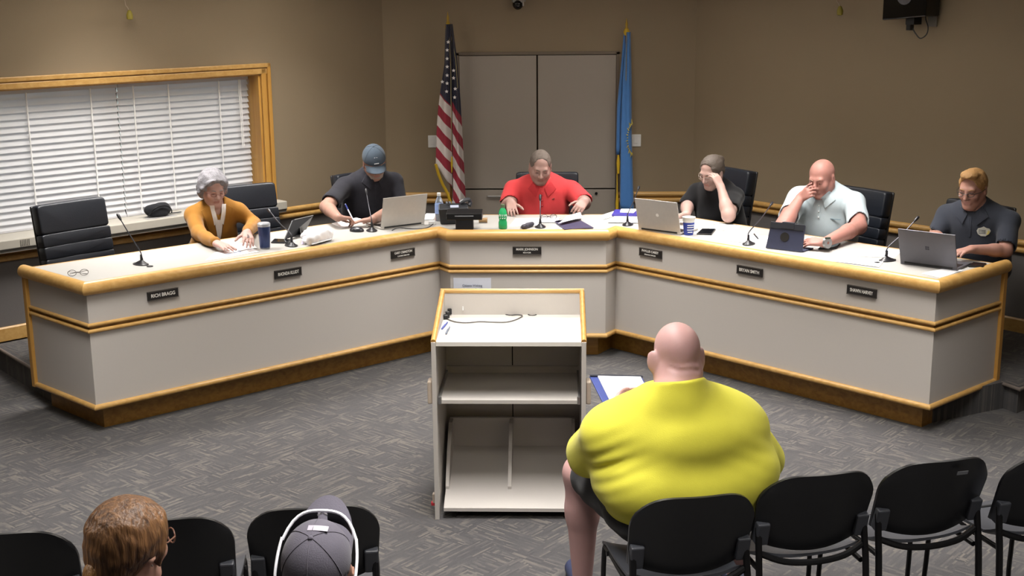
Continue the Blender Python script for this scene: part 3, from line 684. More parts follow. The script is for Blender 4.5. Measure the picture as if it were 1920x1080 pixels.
# ------------------------------------------------------------------ smooth-blended bodies (implicit surface -> one continuous mesh)
UP = np.array([0, 0, 1.])
def nv(a): a = np.asarray(a, float); return a/np.linalg.norm(a)
class Sdf:
    def __init__(s): s.p = []; s.disp = None
    def cap(s, a, b, ra, rb=None, k=.02, op='u', flat=None):
        s.p.append(('cap', np.array(a, float), np.array(b, float), ra, ra if rb is None else rb, k, op, flat)); return s
    def ell(s, c, r, M=None, k=.02, op='u'):
        s.p.append(('ell', np.array(c, float), np.array(r, float), np.eye(3) if M is None else np.array(M), 0, k, op, None)); return s
    def pln(s, p, n, k=.006, op='i'):
        s.p.append(('pln', np.array(p, float), nv(n), 0, 0, k, op, None)); return s
    def d1(s, q, P):
        t = q[0]
        if t == 'cap':
            a, b, ra, rb = q[1:5]; ab = b-a; L = ab@ab
            pa = P-a
            tt = np.clip((pa@ab)/max(L, 1e-9), 0, 1); dv = pa-tt[..., None]*ab
            if q[7] is not None:
                n, f = q[7]; dn = dv@n; d2 = (dv*dv).sum(-1)+dn*dn*(f*f-1); return np.sqrt(np.maximum(d2, 0))-(ra+tt*(rb-ra))
            return np.sqrt((dv*dv).sum(-1))-(ra+tt*(rb-ra))
        if t == 'ell':
            l = (P-q[1])@q[3]; r = q[2]; k0 = np.sqrt(((l/r)**2).sum(-1)); k1 = np.sqrt(((l/r**2)**2).sum(-1))+1e-9; return k0*(k0-1)/k1
        return (P-q[1])@q[2]
    def bbox(s, q):
        if q[0] == 'cap': r = max(q[3], q[4]); return np.minimum(q[1], q[2])-r, np.maximum(q[1], q[2])+r
        r = max(q[2]); return q[1]-r, q[1]+r
    def ev(s, P):
        D = np.full(P.shape[:-1], .1)
        for q in s.p:
            d = s.d1(q, P); k = q[5]
            if q[6] == 'u': hh = np.maximum(k-np.abs(D-d), 0)/k; D = np.minimum(D, d)-hh*hh*k/4
            else:
                if q[6] == 's': d = -d
                hh = np.maximum(k-np.abs(D-d), 0)/k; D = np.maximum(D, d)+hh*hh*k/4
        return D if s.disp is None else D+s.disp(P)
    def mesh(s, h, pad=.02):
        bb = [s.bbox(q) for q in s.p if q[6] == 'u' and q[0] != 'pln']
        lo = np.min([b[0] for b in bb], 0)-pad; hi = np.max([b[1] for b in bb], 0)+pad
        n = np.ceil((hi-lo)/h).astype(int)+1
        ax = [lo[i]+h*np.arange(n[i]) for i in range(3)]
        D = np.full(n, .1, np.float32)
        for q in s.p:
            k = q[5]
            if q[0] == 'pln' or q[6] == 'i': sl = (slice(None),)*3
            else:
                b0, b1 = s.bbox(q); m = k+2.5*h+.01
                i0 = np.clip(np.floor((b0-m-lo)/h).astype(int), 0, n-1); i1 = np.clip(np.ceil((b1+m-lo)/h).astype(int)+1, 1, n)
                sl = tuple(slice(i0[i], i1[i]) for i in range(3))
            P = np.stack(np.meshgrid(*[ax[i][sl[i]] for i in range(3)], indexing='ij'), -1)
            d = s.d1(q, P).astype(np.float32); a = D[sl]
            if q[6] == 'u': hh = np.maximum(k-np.abs(a-d), 0)/k; D[sl] = np.minimum(a, d)-hh*hh*k/4
            else:
                if q[6] == 's': d = -d
                hh = np.maximum(k-np.abs(a-d), 0)/k; D[sl] = np.maximum(a, d)+hh*hh*k/4
        if s.disp is not None:
            P = np.stack(np.meshgrid(*ax, indexing='ij'), -1); D = D+s.disp(P).astype(np.float32)
        return snets(D, lo, h)
def snets(D, lo, h):
    ins = D < 0; c = ins[:-1, :-1, :-1]; anyi = np.zeros_like(c); alli = np.ones_like(c)
    offs = [(a, b, e) for a in (0, 1) for b in (0, 1) for e in (0, 1)]
    nx, ny, nz = D.shape
    def sh(A, o): return A[o[0]:nx-1+o[0], o[1]:ny-1+o[1], o[2]:nz-1+o[2]]
    for o in offs: q = sh(ins, o); anyi = anyi | q; alli = alli & q
    act = anyi & ~alli; ijk = np.argwhere(act); idx = -np.ones(act.shape, int); idx[act] = np.arange(len(ijk))
    acc = np.zeros((len(ijk), 3)); cnt = np.zeros(len(ijk))
    for i, a in enumerate(offs):
        for b in offs[i+1:]:
            if sum(abs(x-y) for x, y in zip(a, b)) != 1: continue
            da = D[ijk[:, 0]+a[0], ijk[:, 1]+a[1], ijk[:, 2]+a[2]]; db = D[ijk[:, 0]+b[0], ijk[:, 1]+b[1], ijk[:, 2]+b[2]]
            m = (da < 0) != (db < 0); t = np.where(m, da/np.where(m, da-db, 1), 0)
            acc += np.where(m[:, None], np.array(a)+t[:, None]*(np.array(b)-np.array(a)), 0); cnt += m
    V = lo+h*(ijk+acc/cnt[:, None]); F = []
    for axn in range(3):
        o = [0, 0, 0]; o[axn] = 1; u, v = [q for q in range(3) if q != axn]
        A = ins[tuple(slice(0, D.shape[q]-(1 if q == axn else 0)) for q in range(3))]; B = ins[tuple(slice(o[q], None) for q in range(3))]
        e = np.argwhere(A != B); e = e[(e[:, u] > 0) & (e[:, v] > 0) & (e[:, u] < D.shape[u]-1) & (e[:, v] < D.shape[v]-1)]
        def cell(du, dv): q = e.copy(); q[:, u] -= du; q[:, v] -= dv; return idx[q[:, 0], q[:, 1], q[:, 2]]
        quad = np.stack([cell(1, 1), cell(0, 1), cell(0, 0), cell(1, 0)], 1); s_ = A[e[:, 0], e[:, 1], e[:, 2]]
        if axn == 1: s_ = ~s_
        quad[~s_] = quad[~s_][:, ::-1]; F.append(quad)
    F = np.concatenate(F); F = F[(F >= 0).all(1)]
    # light smoothing
    for w_ in (.5, .4):
        S_ = np.zeros_like(V); C_ = np.zeros(len(V))
        for k in range(4):
            a, b = F[:, k], F[:, (k+1) % 4]; np.add.at(S_, a, V[b]); np.add.at(C_, a, 1); np.add.at(S_, b, V[a]); np.add.at(C_, b, 1)
        V = V*(1-w_)+w_*S_/np.maximum(C_, 1)[:, None]
    return V, F
def sdf_obj(name, sdf, h, mats, parent=None, region=None, world=True):
    V, F = sdf.mesh(h)
    me = bpy.data.meshes.new(name)
    Vl = V
    if parent is not None and world:
        Mi = np.array(xf(parent).inverted()); Vl = V@Mi[:3, :3].T+Mi[:3, 3]
    me.vertices.add(len(Vl)); me.vertices.foreach_set('co', Vl.ravel())
    me.loops.add(F.size); me.loops.foreach_set('vertex_index', F.ravel().astype(np.int32))
    me.polygons.add(len(F)); me.polygons.foreach_set('loop_start', np.arange(0, F.size, 4, dtype=np.int32)); me.polygons.foreach_set('loop_total', np.full(len(F), 4, np.int32))
    ms = mats if isinstance(mats, (list, tuple)) else [mats]
    for m in ms: me.materials.append(m)
    if region is not None:
        me.polygons.foreach_set('material_index', region(V[F].mean(1)).astype(np.int32))
    me.update(calc_edges=True); me.validate()
    me.polygons.foreach_set('use_smooth', np.ones(len(me.polygons), bool))
    o = bpy.data.objects.new(name, me); COL.objects.link(o)
    if parent is not None: o.parent = parent
    return o
def rotm(yaw=0, pitch=0, roll=0, base=0.):   # head frame: x right, y forward, z up. pitch>0 looks down, yaw>0 turns to own left
    return np.array((Matrix.Rotation(base+yaw, 3, 'Z') @ Matrix.Rotation(-pitch, 3, 'X') @ Matrix.Rotation(roll, 3, 'Y')))

def head_prims(s, C, M, sc=1., fat=0., fem=0., nose=1., ears=True):
    def W(p): return C+M@(np.array(p)*sc)
    def E(c, r, k=.02, op='u'): s.ell(W(c), np.array(r)*sc, M, k, op)
    def K(a, b, ra, rb, k=.02, op='u'): s.cap(W(a), W(b), ra*sc, rb*sc, k, op)
    E((0, -.012, .032), (.0755, .095, .086))
    E((0, .030, -.038), (.058+fat*.014, .060, .078+fat*.004), .03)
    for x in (-1, 1):
        K((x*.054, -.006, -.045), (x*.022, .062, -.100), .020+fat*.014, .017+fat*.006, .025)
        E((x*.037, .066, -.027), (.024+fat*.008, .022, .024+fat*.006), None, .02) if False else E((x*.037, .064, -.027), (.024+fat*.008, .022, .024+fat*.006))
    E((0, .066, -.100), (.026, .023, .019), .02)
    K((-.034, .079, .020), (.034, .079, .020), .013, .013, .02)
    for x in (-1, 1):
        E((x*.031, .096, .000), (.018, .013, .011), .010, 's'); E((x*.031, .078, .000), (.014, .013, .0115), .005)
    K((0, .090, .010), (0, .109*nose+.001, -.030), .0075, .0125, .012)
    for x in (-1, 1): E((x*.0115, .099, -.035), (.0085, .011, .008), .007)
    K((-.019, .083, -.060), (.019, .083, -.060), .0075, .0075, .006); K((-.016, .083, -.070), (.016, .083, -.070), .0078, .0078, .006)
    K((-.024, .094, -.0648), (.024, .094, -.0648), .0022, .0022, .004, 's')
    if ears:
        for x in (-1, 1):
            s.ell(W((x*.078, -.008, -.008)), np.array((.009, .021, .033))*sc, M@np.array(Matrix.Rotation(x*-.35, 3, 'Z') @ Matrix.Rotation(.2, 3, 'X')), .010)
            E((x*.087, .000, -.006), (.006, .011, .018), .006, 's')
def hand_prims(s, W, D, N, side, curl=(.3, .35, .25), spread=.10, thumb=.9, tcurl=.3, sc=1.):
    # W wrist, D towards the fingers, N back of hand, side=+1 thumb lies along +S
    D = nv(D); N = np.asarray(N, float); N = nv(N-D*(N@D)); Sx = np.cross(D, N)*side
    Sx = nv(Sx)
    kn = [(.030, .086, .072), (.010, .090, .080), (-.010, .086, .073), (-.028, .078, .058)]
    for i, (sx, dl, fl) in enumerate(kn):
        kp = W+(D*dl+Sx*sx)*sc
        s.cap(W+Sx*sx*.55*sc, kp, .0165*sc, .0118*sc, .012)
        dirv = nv(D+Sx*spread*(1.3-i)*.6); p = kp; ang = 0
        for j, fr in enumerate((.46, .30, .24)):
            c = curl[j] if not isinstance(curl[0], (tuple, list)) else curl[i][j]
            ang += c; dd = dirv*cos(ang)-N*sin(ang); q = p+dd*fl*fr*sc; r0 = (.0092, .0084, .0076)[j]; r1 = (.0084, .0076, .0066)[j]
            s.cap(p, q, r0*sc, r1*sc, .0035); p = q
    b = W+(D*.022+Sx*.026-N*.008)*sc; dv = nv(D*.75+Sx*thumb*.8-N*.25); p = b
    s.cap(W+D*.01*sc, b, .015*sc, .0145*sc, .015)
    for j, L in enumerate((.040, .032, .026)):
        q = p+dv*L*sc; s.cap(p, q, (.013, .0105, .0095)[j]*sc, (.0105, .0095, .008)[j]*sc, .008); p = q; dv = nv(dv-Sx*tcurl*.5+D*tcurl*.35)
SKIN = {}
def skin(nm, col): return mat('skin_'+nm, col, .5, var=.07, scale=25, bump=.05, bscale=300, spec=.35, sss=.12)
def cloth(nm, col, var=.08, bump=.15, rough=.85, bs=320): return mat('cloth_'+nm, col, rough, var=var, scale=30, bump=bump, bscale=bs, spec=.2, sheen=.1)
def folds(amp, seed=0, f=26., F=None):
    r = np.random.default_rng(seed); ws = [(nv(r.normal(size=3)*np.array((1, 1, 1.6))), f*(.5+r.random()), r.random()*6) for _ in range(6)]
    def fn(P):
        a = np.zeros(P.shape[:-1])
        for d, k, ph in ws: a += np.sin(P@d*k+ph+1.3*np.sin(P@d[[1, 2, 0]]*k*.6+ph))
        return a*amp/2.5
    return fn
def torso(s, P, NB, SR, SL, F, ch, be, pe, off=0., k=.06, sr=.054):
    ax = nv(NB-P); Rt = nv(np.cross(np.array([F[0], F[1], 0]), [0, 0, 1.])); Fd = nv(np.cross(ax, Rt)*-1)
    if Fd@np.array([F[0], F[1], 0]) < 0: Fd = -Fd
    M = np.stack([Rt, Fd, ax], 1); L = np.linalg.norm(NB-P)
    def at(t, f=0.): return P+ax*L*t+Fd*f
    s.ell(at(.0, 0), np.array(pe)+off, M, k); s.ell(at(.34, be[3]), np.array(be[:3])+off, M, k); s.ell(at(.70, ch[3]), np.array(ch[:3])+off, M, k)
    s.cap(SR, NB-ax*.035, sr+off, sr*1.15+off, .06); s.cap(SL, NB-ax*.035, sr+off, sr*1.15+off, .06)
    return M, at

def person(label, F, NB, hw, head, headrot, arms, shirt, skinm, ch=(.165, .115, .17, .0), be=(.16, .125, .17, .02), pe=(.17, .14, .12), lean=.13, sleeve='short', sc=1., fat=0., drop=.06, hsc=1., nose=1., ears=True, neckr=.055, hvox=.0055, fem=0., armr=(.050, .042, .036, .027), pelvis=None, legs=True, pants=None, foldamp=.004, seatz=None, forw=.0, neckopen=.075, hem=None, floor=ZP, knee=None, shoe='26262a', foot=None):
    F = nv(np.array([F[0], F[1], 0.])); Rt = np.array([F[1], -F[0], 0.])
    NB = np.array(NB, float); P = np.array(pelvis) if pelvis is not None else np.array([*(NB-F*lean)[:2], floor+.63])
    SR = NB+Rt*hw-np.array([0, 0, drop])+F*forw; SL = NB-Rt*hw-np.array([0, 0, drop])+F*forw
    base = math.atan2(F[1], F[0])-pi/2
    t = thing('person', label, 'person', (P[0], P[1], floor), base)
    HM = rotm(*headrot, base=base); C = np.array(head, float)
    b = Sdf()
    torso(b, P, NB, SR, SL, F, ch, be, pe, -.006)
    head_prims(b, C, HM, hsc, fat, fem, nose, ears)
    b.cap(C+HM@np.array((0, -.022, -.055))*hsc, NB-np.array([0, 0, .03]), neckr, neckr*1.12, .03)
    for side, S_ in (('R', SR), ('L', SL)):
        E_, W_, hd = arms[side]['e'], arms[side]['w'], arms[side]['h']
        E_ = np.array(E_); W_ = np.array(W_)
        b.cap(S_, E_, armr[0], armr[1], .03); b.cap(E_, E_+(W_-E_)*.35, armr[1]*.98, armr[2]*1.05, .02); b.cap(E_+(W_-E_)*.3, W_, armr[2]*1.06, armr[3], .02)
        hand_prims(b, W_, np.array(hd['d']), np.array(hd['n']), hd['s'], hd.get('curl', (.3, .35, .25)), hd.get('spread', .1), hd.get('thumb', .9), hd.get('tcurl', .3), hd.get('sc', 1.))
    Rl = lambda V: (V-C)@HM/hsc
    def region(V):
        l = Rl(V); m = np.zeros(len(V), int)
        lip = (np.abs(l[:, 0]) < .021) & (l[:, 1] > .078) & (l[:, 2] < -.056) & (l[:, 2] > -.0745); m[lip] = 1
        eye = (((np.abs(l[:, 0])-.031)/.0125)**2+((l[:, 2]-(-.003))/.0028)**2 < 1) & (l[:, 1] > .07); m[eye] = 2
        return m
    lipm = mat('lip', 'a27268', .5); eyem = mat('eye_slit', '4a3230', .4)
    body = sdf_obj('body', b, hvox, [skinm, lipm, eyem], t, region)
    # shirt
    s = Sdf(); M, at = torso(s, P, NB, SR, SL, F, ch, be, pe, .006)
    s.cap(NB-np.array([0, 0, .05]), NB+(C-NB)*.22, neckr*1.25, neckr*1.18, .04)
    for side, S_ in (('R', SR), ('L', SL)):
        E_ = np.array(arms[side]['e']); W_ = np.array(arms[side]['w'])
        if sleeve == 'long':
            s.cap(S_, E_, armr[0]+.012, armr[1]+.013, .03); s.cap(E_, E_+(W_-E_)*.9, armr[1]+.012, armr[3]+.012, .02)
        else:
            f = arms[side].get('sl', .82)
            s.cap(S_, S_+(E_-S_)*f, armr[0]+.014, armr[1]+.020, .03)
    s.disp = folds(foldamp, hash(label) % 97 if False else len(label))
    for side, S_ in (('R', SR), ('L', SL)):
        if sleeve == 'short':
            E_ = np.array(arms[side]['e']); f = arms[side].get('sl', .82); d = nv(E_-S_)
            c = S_+(E_-S_)*f; r = armr[1]*1.0+.006
            s.cap(c, c+d*.12, r+.006, r+.03, .004, 's')
    # neck opening
    ax = nv(NB-P); s.cap(C, NB+(C-NB)*.12, neckr*1.02, neckr*1.0, .008, 's')
    s.ell(NB+F*.045+np.array([0, 0, .035]), (.05, .05, neckopen), None, .01, 's')
    sh = sdf_obj('shirt', s, .0065, shirt, t)
    # lower body, mostly behind the desk
    lp = Sdf(); seat = floor+.50
    pm = pants or cloth('dark_trousers', '2b2c33'); shm = mat('shoe_dark', shoe, .5)
    kn = [P+Rt*x*.11+F*.44+np.array([0, 0, floor+.575-P[2]]) for x in (1, -1)] if knee is None else knee
    ft = [np.array([k_[0]+F[0]*.02, k_[1]+F[1]*.02, floor+.09]) for k_ in kn] if foot is None else foot
    lp.ell(P, np.array(pe)*np.array((1.03, 1.03, .95)), np.stack([Rt, F, (0, 0, 1)], 1), .05)
    for x, k_, a_ in zip((1, -1), kn, ft):
        lp.cap(P+Rt*x*.09-np.array([0, 0, .02]), k_, .085, .066, .05); lp.cap(k_, a_, .062, .05, .02)
    sdf_obj('trousers', lp, .012, pm, t)
    for a_ in ft:
        q = Sdf(); q.cap(a_-np.array([0, 0, .045])-F*.03, a_-np.array([0, 0, .052])+F*.15, .042, .036, .02); q.pln((0, 0, floor+.002), (0, 0, -1)); sdf_obj('shoe', q, .01, shm, t)
    return dict(shirt=sh, ssdf=s, bsdf=b, body=body, t=t, C=C, HM=HM, NB=NB, F=F, Rt=Rt, SR=SR, SL=SL, P=P, hsc=hsc, neckr=neckr)
def hl(p, v): return p['C']+p['HM']@(np.array(v)*p['hsc'])      # head-local point
def hair(p, m, cuts, inf=.006, extra=None, disp=None, vox=.0055, name='hair', face=None):
    s = Sdf(); r = np.array((.0755, .095, .086))+inf
    s.ell(hl(p, (0, -.012, .032)), r*p['hsc'], p['HM'], .02)
    s.cap(hl(p, (0, -.05, -.02)), hl(p, (0, -.045, -.055)), (.052+inf)*p['hsc'], (.045+inf)*p['hsc'], .03)
    if extra: extra(s)
    s.disp = disp
    if face: s.ell(hl(p, face[0]), np.array(face[1])*p['hsc'], p['HM'], .008, 's')
    for (c, n) in cuts: s.pln(hl(p, c), p['HM']@nv(n), .012)
    return sdf_obj(name, s, vox, m, p['t'])
def brows(p, m, z=.021):
    for x in (-1, 1):
        mb = MB(); mb.tube([hl(p, (x*.014, .0955, z-.001)), hl(p, (x*.030, .0935, z+.004)), hl(p, (x*.046, .082, z))], [.0026, .0032, .002], 6); mb.build('eyebrow', m, p['t'], world=True, smooth=True)
def glasses_on(p, m, z=-.001, w=.030, h=.013, fwd=.113, half=False, thick=.0016):
    g = MB()
    for x in (-1, 1):
        ring = [(x*.0325+cos(a)*w*.62*(1 if abs(cos(a)) > .3 else 1), fwd-.012*(abs(x*.0325+cos(a)*w*.62)/.05)**2, z+sin(a)*h) for a in [2*pi*k/14 for k in range(14)]]
        g.tube([hl(p, q) for q in ring], thick, 6, closed=True)
        g.tube([hl(p, (x*.0325+x*w*.62, fwd-.014, z+.004)), hl(p, (x*.076, .06, z+.004)), hl(p, (x*.081, .0, z+.004)), hl(p, (x*.079, -.022, z-.008))], thick, 6)
    g.tube([hl(p, (-.012, fwd, z+.003)), hl(p, (.012, fwd, z+.003))], thick, 6)
    return g.build('glasses', m, p['t'], world=True, smooth=True)
def surf(p, x, z, out=.004, both=True):   # point on the front of the clothing, x to the sitter's right, z above the neck base
    ts = np.linspace(p.get('tmax', .36), -.04, 160); P = p['NB']+p['Rt']*x+UP*z+p['F']*ts[:, None]; d = p['ssdf'].ev(P)
    if both: d = np.minimum(d, p['bsdf'].ev(P))
    i = np.argmax(d < 0); i = i if d[i] < 0 else len(ts)*5//8
    return P[i]+p['F']*out
def patch(p, quad, m, name, out=.005, th=.004, n=5, parent=None, both=True):
    Q = [np.array(q) for q in quad]
    def fn(u, v):
        a = Q[0]*(1-u)+Q[1]*u; b_ = Q[3]*(1-u)+Q[2]*u; c = a*(1-v)+b_*v; return tuple(surf(p, c[0], c[1], out, both))
    mb = MB(); mb.slab(fn, n, n, tuple(-p['F']*th)); return mb.build(name, m, parent or p['shirt'], world=True, smooth=True, angle=60)
def collar(p, m, buttons=None, w=1.):
    for x in (-1, 1):
        patch(p, [(x*.066*w, .030), (x*.020*w, -.022), (x*.046*w, -.088), (x*.108*w, -.028)], m, 'collar_flap', .009, .008, 6)
    patch(p, [(-.010, -.045), (.010, -.045), (.010, -.165), (-.010, -.165)], m, 'placket', .004, .004, 4)
    if buttons:
        for z in (-.075, -.115, -.155):
            q = surf(p, 0, z, .006); MB().ell(q, (.005, .005, .005), 8, 6).build('button', buttons, p['shirt'], world=True, smooth=True)
# ------------------------------------------------------------------ the people at the desk
Ln = np.array([-.68, .734, 0]); Rn = np.array([.699, .715, 0])
def L_(px, py, o): return seat_on(px, py, o, 'L')
def R_(px, py, o): return seat_on(px, py, o, 'R')
def C_(px, py, o): return aty(px, py, o)
def T_(px, py, dz): return atz(px, py, ZD+dz)
def rot2(v, a): return np.array([v[0]*cos(a)-v[1]*sin(a), v[0]*sin(a)+v[1]*cos(a), 0])
FL = rot2(-Ln, R(-16)); FR = rot2(-Rn, R(8)); FC = np.array([.02, -1, 0])
HAIRG = mat('hair_grey', '77757a', .6, var=.3, scale=90, bump=.6, bscale=160); HAIRD = mat('hair_grey_short', '675c54', .7, var=.2, scale=120, bump=.4, bscale=400)
HAIRB = mat('hair_brown_grey', '554b43', .6, var=.25, scale=70, bump=.5, bscale=160); HAIRR = mat('hair_ginger', 'a37c4c', .6, var=.22, scale=90, bump=.5, bscale=220)
GFR = mat('glasses_frame', '3a302c', .35)
def mk_arm(e, w, d, n, s, **k):
    r = dict(e=e, w=w, h=dict(d=d, n=n, s=s)); 
    for q in ('curl', 'spread', 'thumb', 'tcurl', 'sc'):
        if q in k: r['h'][q] = k.pop(q)
    r.update(k); return r

# woman in the mustard jacket
w1 = T_(407, 457, .046); w2 = T_(463, 437, .10)
rh = person('older woman with grey hair in a mustard jacket reading papers', FL, L_(404, 386, .90), .155, L_(399, 353, .86), (R(8), R(18), 0), dict(
    R=mk_arm(L_(372, 438, .72), w1, T_(425, 463, .040)-w1, UP, -1, curl=(.10, .16, .12)),
    L=mk_arm(L_(476, 420, .80), w2, T_(471, 464, .045)-w2, UP+np.array((.5, -.3, 0)), 1, curl=(.25, .3, .2))),
    cloth('mustard', '946626'), skin('a', 'b59188'), ch=(.145, .105, .16, 0), be=(.14, .12, .16, .02), sleeve='long', hsc=.98, neckr=.047, drop=.05, neckopen=.14, armr=(.042, .036, .032, .024))
hair(rh, HAIRG, [((0, .052, .03), (0, .85, -.5)), ((0, 0, -.085), (0, 0, -1))], inf=.020, extra=lambda s: [s.cap(hl(rh, (x*.075, -.01, .03)), hl(rh, (x*.082, .012, -.055)), .032, .028, .03) for x in (-1, 1)]+[s.ell(hl(rh, (.02, .075, .082)), (.045, .03, .025), rh['HM'], .02), s.cap(hl(rh, (-.03, .07, .075)), hl(rh, (-.07, .055, .02)), .022, .018, .02), s.cap(hl(rh, (.03, .07, .075)), hl(rh, (.07, .055, .02)), .022, .018, .02), s.ell(hl(rh, (0, -.06, -.04)), (.085, .05, .06), rh['HM'], .03)], disp=folds(.006, 4, 120))
brows(rh, HAIRG); glasses_on(rh, mat('glasses_wine', '7a4038', .4))
WB = cloth('white_blouse', 'e6e2df'); MUS = MATS['cloth_mustard']
patch(rh, [(-.030, -.085), (.030, -.085), (.004, -.26), (-.004, -.26)], WB, 'blouse', .005, .006, 6)
for x in (-1, 1):
    patch(rh, [(x*.030, .020), (x*.058, .020), (x*.034, -.125), (x*.008, -.095)], WB, 'blouse_collar', .008, .006, 6)
    patch(rh, [(x*.058, .015), (x*.112, -.015), (x*.070, -.150), (x*.006, -.27)], MUS, 'lapel', .011, .008, 7)

# man in the grey cap
w1 = T_(634, 408, .078); w2 = T_(700, 411, .058)
FG = rot2(-Ln, R(-10))
ga = person('bearded man in a grey cap and dark polo writing with a pen', FG, L_(693, 330, .98), .21, L_(702, 304, .88), (R(-14), R(30), R(6)), dict(
    R=mk_arm(L_(612, 388, .84), w1, T_(656, 409, .066)-w1, UP+np.array((-.5, -.2, 0)), -1, curl=(.75, .9, .6), thumb=.6, tcurl=.6, sl=.75),
    L=mk_arm(L_(748, 386, .84), w2, T_(676, 414, .045)-w2, UP, 1, curl=(.10, .16, .12), sl=.8)),
    cloth('charcoal', '24242b', var=.35), skin('b', 'a07c6e'), ch=(.205, .135, .18, 0.01), be=(.20, .165, .17, .03), hsc=1.02, fat=.3, neckr=.06, ears=True, armr=(.056, .048, .043, .031))
s = Sdf(); s.ell(hl(ga, (0, .052, -.078)), (.050, .038, .040), ga['HM'], .02); s.cap(hl(ga, (-.055, .02, -.05)), hl(ga, (-.03, .066, -.085)), .013, .016, .02); s.cap(hl(ga, (.055, .02, -.05)), hl(ga, (.03, .066, -.085)), .013, .016, .02)
s.cap(hl(ga, (-.02, .088, -.050)), hl(ga, (.02, .088, -.050)), .006, .006, .01); s.ell(hl(ga, (0, .092, -.066)), (.02, .012, .008), ga['HM'], .004, 's'); s.disp = folds(.0012, 3, 300)
sdf_obj('beard', s, .005, mat('beard_grey', '9b8d84', .8, var=.25, scale=150, bump=.5, bscale=300), ga['t'])
def cap_hat(p, m, brimm=None, lift=0., tilt=0., up=False):
    s = Sdf(); r = np.array((.0755, .095, .086))+.011
    s.ell(hl(p, (0, -.010, .038+lift)), r*p['hsc'], p['HM'], .02); s.pln(hl(p, (0, 0, .022+lift)), p['HM']@nv((0, .12, -1)), .004); s.ell(hl(p, (0, -.010, .030+lift)), (r-.006)*p['hsc'], p['HM'], .004, 's')
    o = sdf_obj('cap_crown', s, .005, m, p['t'])
    def br(u, v):
        x = (u-.5)*2; a = x*1.15; y0 = -.01+.104*cos(a); x0 = .085*sin(a); L = (.095 if up else .075)*(1-.35*abs(x)**2.5)
        return tuple(hl(p, (x0*(1-.05*v), y0+L*v, .030+lift+(.02 if up else 0)*v-.022*x*x*(1+.6*v)-.010*v)))
    mb = MB(); mb.slab(br, 16, 6, tuple(p['HM']@np.array((0, 0, .004)))); mb.build('cap_brim', brimm or m, o, world=True, smooth=True)
    mb = MB(); mb.ell(hl(p, (0, -.012, .136+lift)), (.007, .007, .004), 10, 6, Matrix(p['HM'].tolist())); mb.build('cap_button', m, o, world=True, smooth=True)
    sm = MB()
    for k in range(6):
        a = pi/6+k*pi/3; pts = []
        for j in range(9):
            th = pi/2*j/8*.93; q = (sin(th)*cos(a)*(r[0]+.0008), -.010+sin(th)*sin(a)*(r[1]+.0008), .038+lift+cos(th)*(r[2]+.0008)); pts.append(hl(p, q))
        sm.tube(pts, .0011, 5)
    sm.build('cap_seams', brimm or m, o, world=True, smooth=True)
    return o
gcap = cap_hat(ga, cloth('cap_grey', '434e5a', bump=.1))
mb = MB()
for x, z, w_, h_ in ((0, .085, .011, .011),):
    mb.slab(lambda u, v: tuple(hl(ga, (x+(u-.5)*2*w_, .089-(z+(v-.5)*2*h_-.06)*.55-.0*(u-.5), z+(v-.5)*2*h_))), 2, 2, tuple(ga['HM']@np.array((0, .004, .002))))
for k in range(4): mb.box(hl(ga, (-.014+k*.009, .0985, .060)), (.006, .003, .006), Matrix(ga['HM'].tolist()))
mb.build('cap_badge', mat('cap_white', 'e4e6ea', .6), gcap, world=True)
glasses_on(ga, mat('glasses_brown', '6b3a2c', .4)); collar(ga, MATS['cloth_charcoal'])
P0 = w1+nv(T_(660, 408, .03)-w1)*.075; 
t = thing('pen', 'white and blue pen held by the man in the grey cap', 'pen', T_(664, 416, 0.004))
A_ = Vector(T_(664, 416, .006)); B_ = A_+Vector((-.06, .02, .12)).normalized()*.145
mb = MB().tube([A_, A_+(B_-A_)*.1, B_], [.0015, .005, .005], 8); mb.build('barrel', mat('pen_white', 'd8dce8', .35), t, world=True, smooth=True); MB().tube([A_+(B_-A_)*.7, A_+(B_-A_)*.98], .0056, 8).build('pen_cap', PENB, t, world=True, smooth=True)

# man in the red polo
w1 = C_(957, 397, 9.50); w2 = C_(1096, 392, 9.50); w1[2] = max(w1[2], ZD+.085); w2[2] = max(w2[2], ZD+.092)
ma = person('grey-haired man in a red polo shirt reading at the middle of the desk', FC, C_(1016, 343, 9.86), .225, C_(1013, 312, 9.76), (R(4), R(24), R(-3)), dict(
    R=mk_arm(C_(953, 386, 9.74), w1, C_(962, 404, 9.33)-w1, UP+np.array((-.3, 0, 0)), -1, curl=(.18, .25, .2), sl=.92),
    L=mk_arm(C_(1094, 380, 9.74), w2, C_(1078, 399, 9.36)-w2, UP+np.array((.6, -.2, 0)), 1, curl=(.55, .5, .3), sl=.92, tcurl=.5)),
    cloth('red', 'c93f42', var=.05), skin('c', 'a5847b'), ch=(.215, .145, .18, 0.01), be=(.215, .18, .17, .04), fat=.55, neckr=.066, hsc=1.03, armr=(.062, .055, .046, .033), foldamp=.005, drop=.055)
hair(ma, HAIRD, [((0, .030, -.005), (0, .78, -.62)), ((0, -.02, -.055), (0, 0, -1))], inf=.0035, face=((0, .112, .034), (.066, .092, .076)), disp=folds(.0012, 2, 260))
brows(ma, HAIRD); collar(ma, cloth('red_collar', 'b53237'), mat('button_red', '8f2a2e', .4))
mb = MB().box(surf(ma, -.085, -.105, .001), (.022, .006, .008), Matrix.Rotation(-.4, 3, 'Y')); mb.build('shirt_logo', mat('logo_brown', '7c3a34', .6), ma['shirt'], world=True)

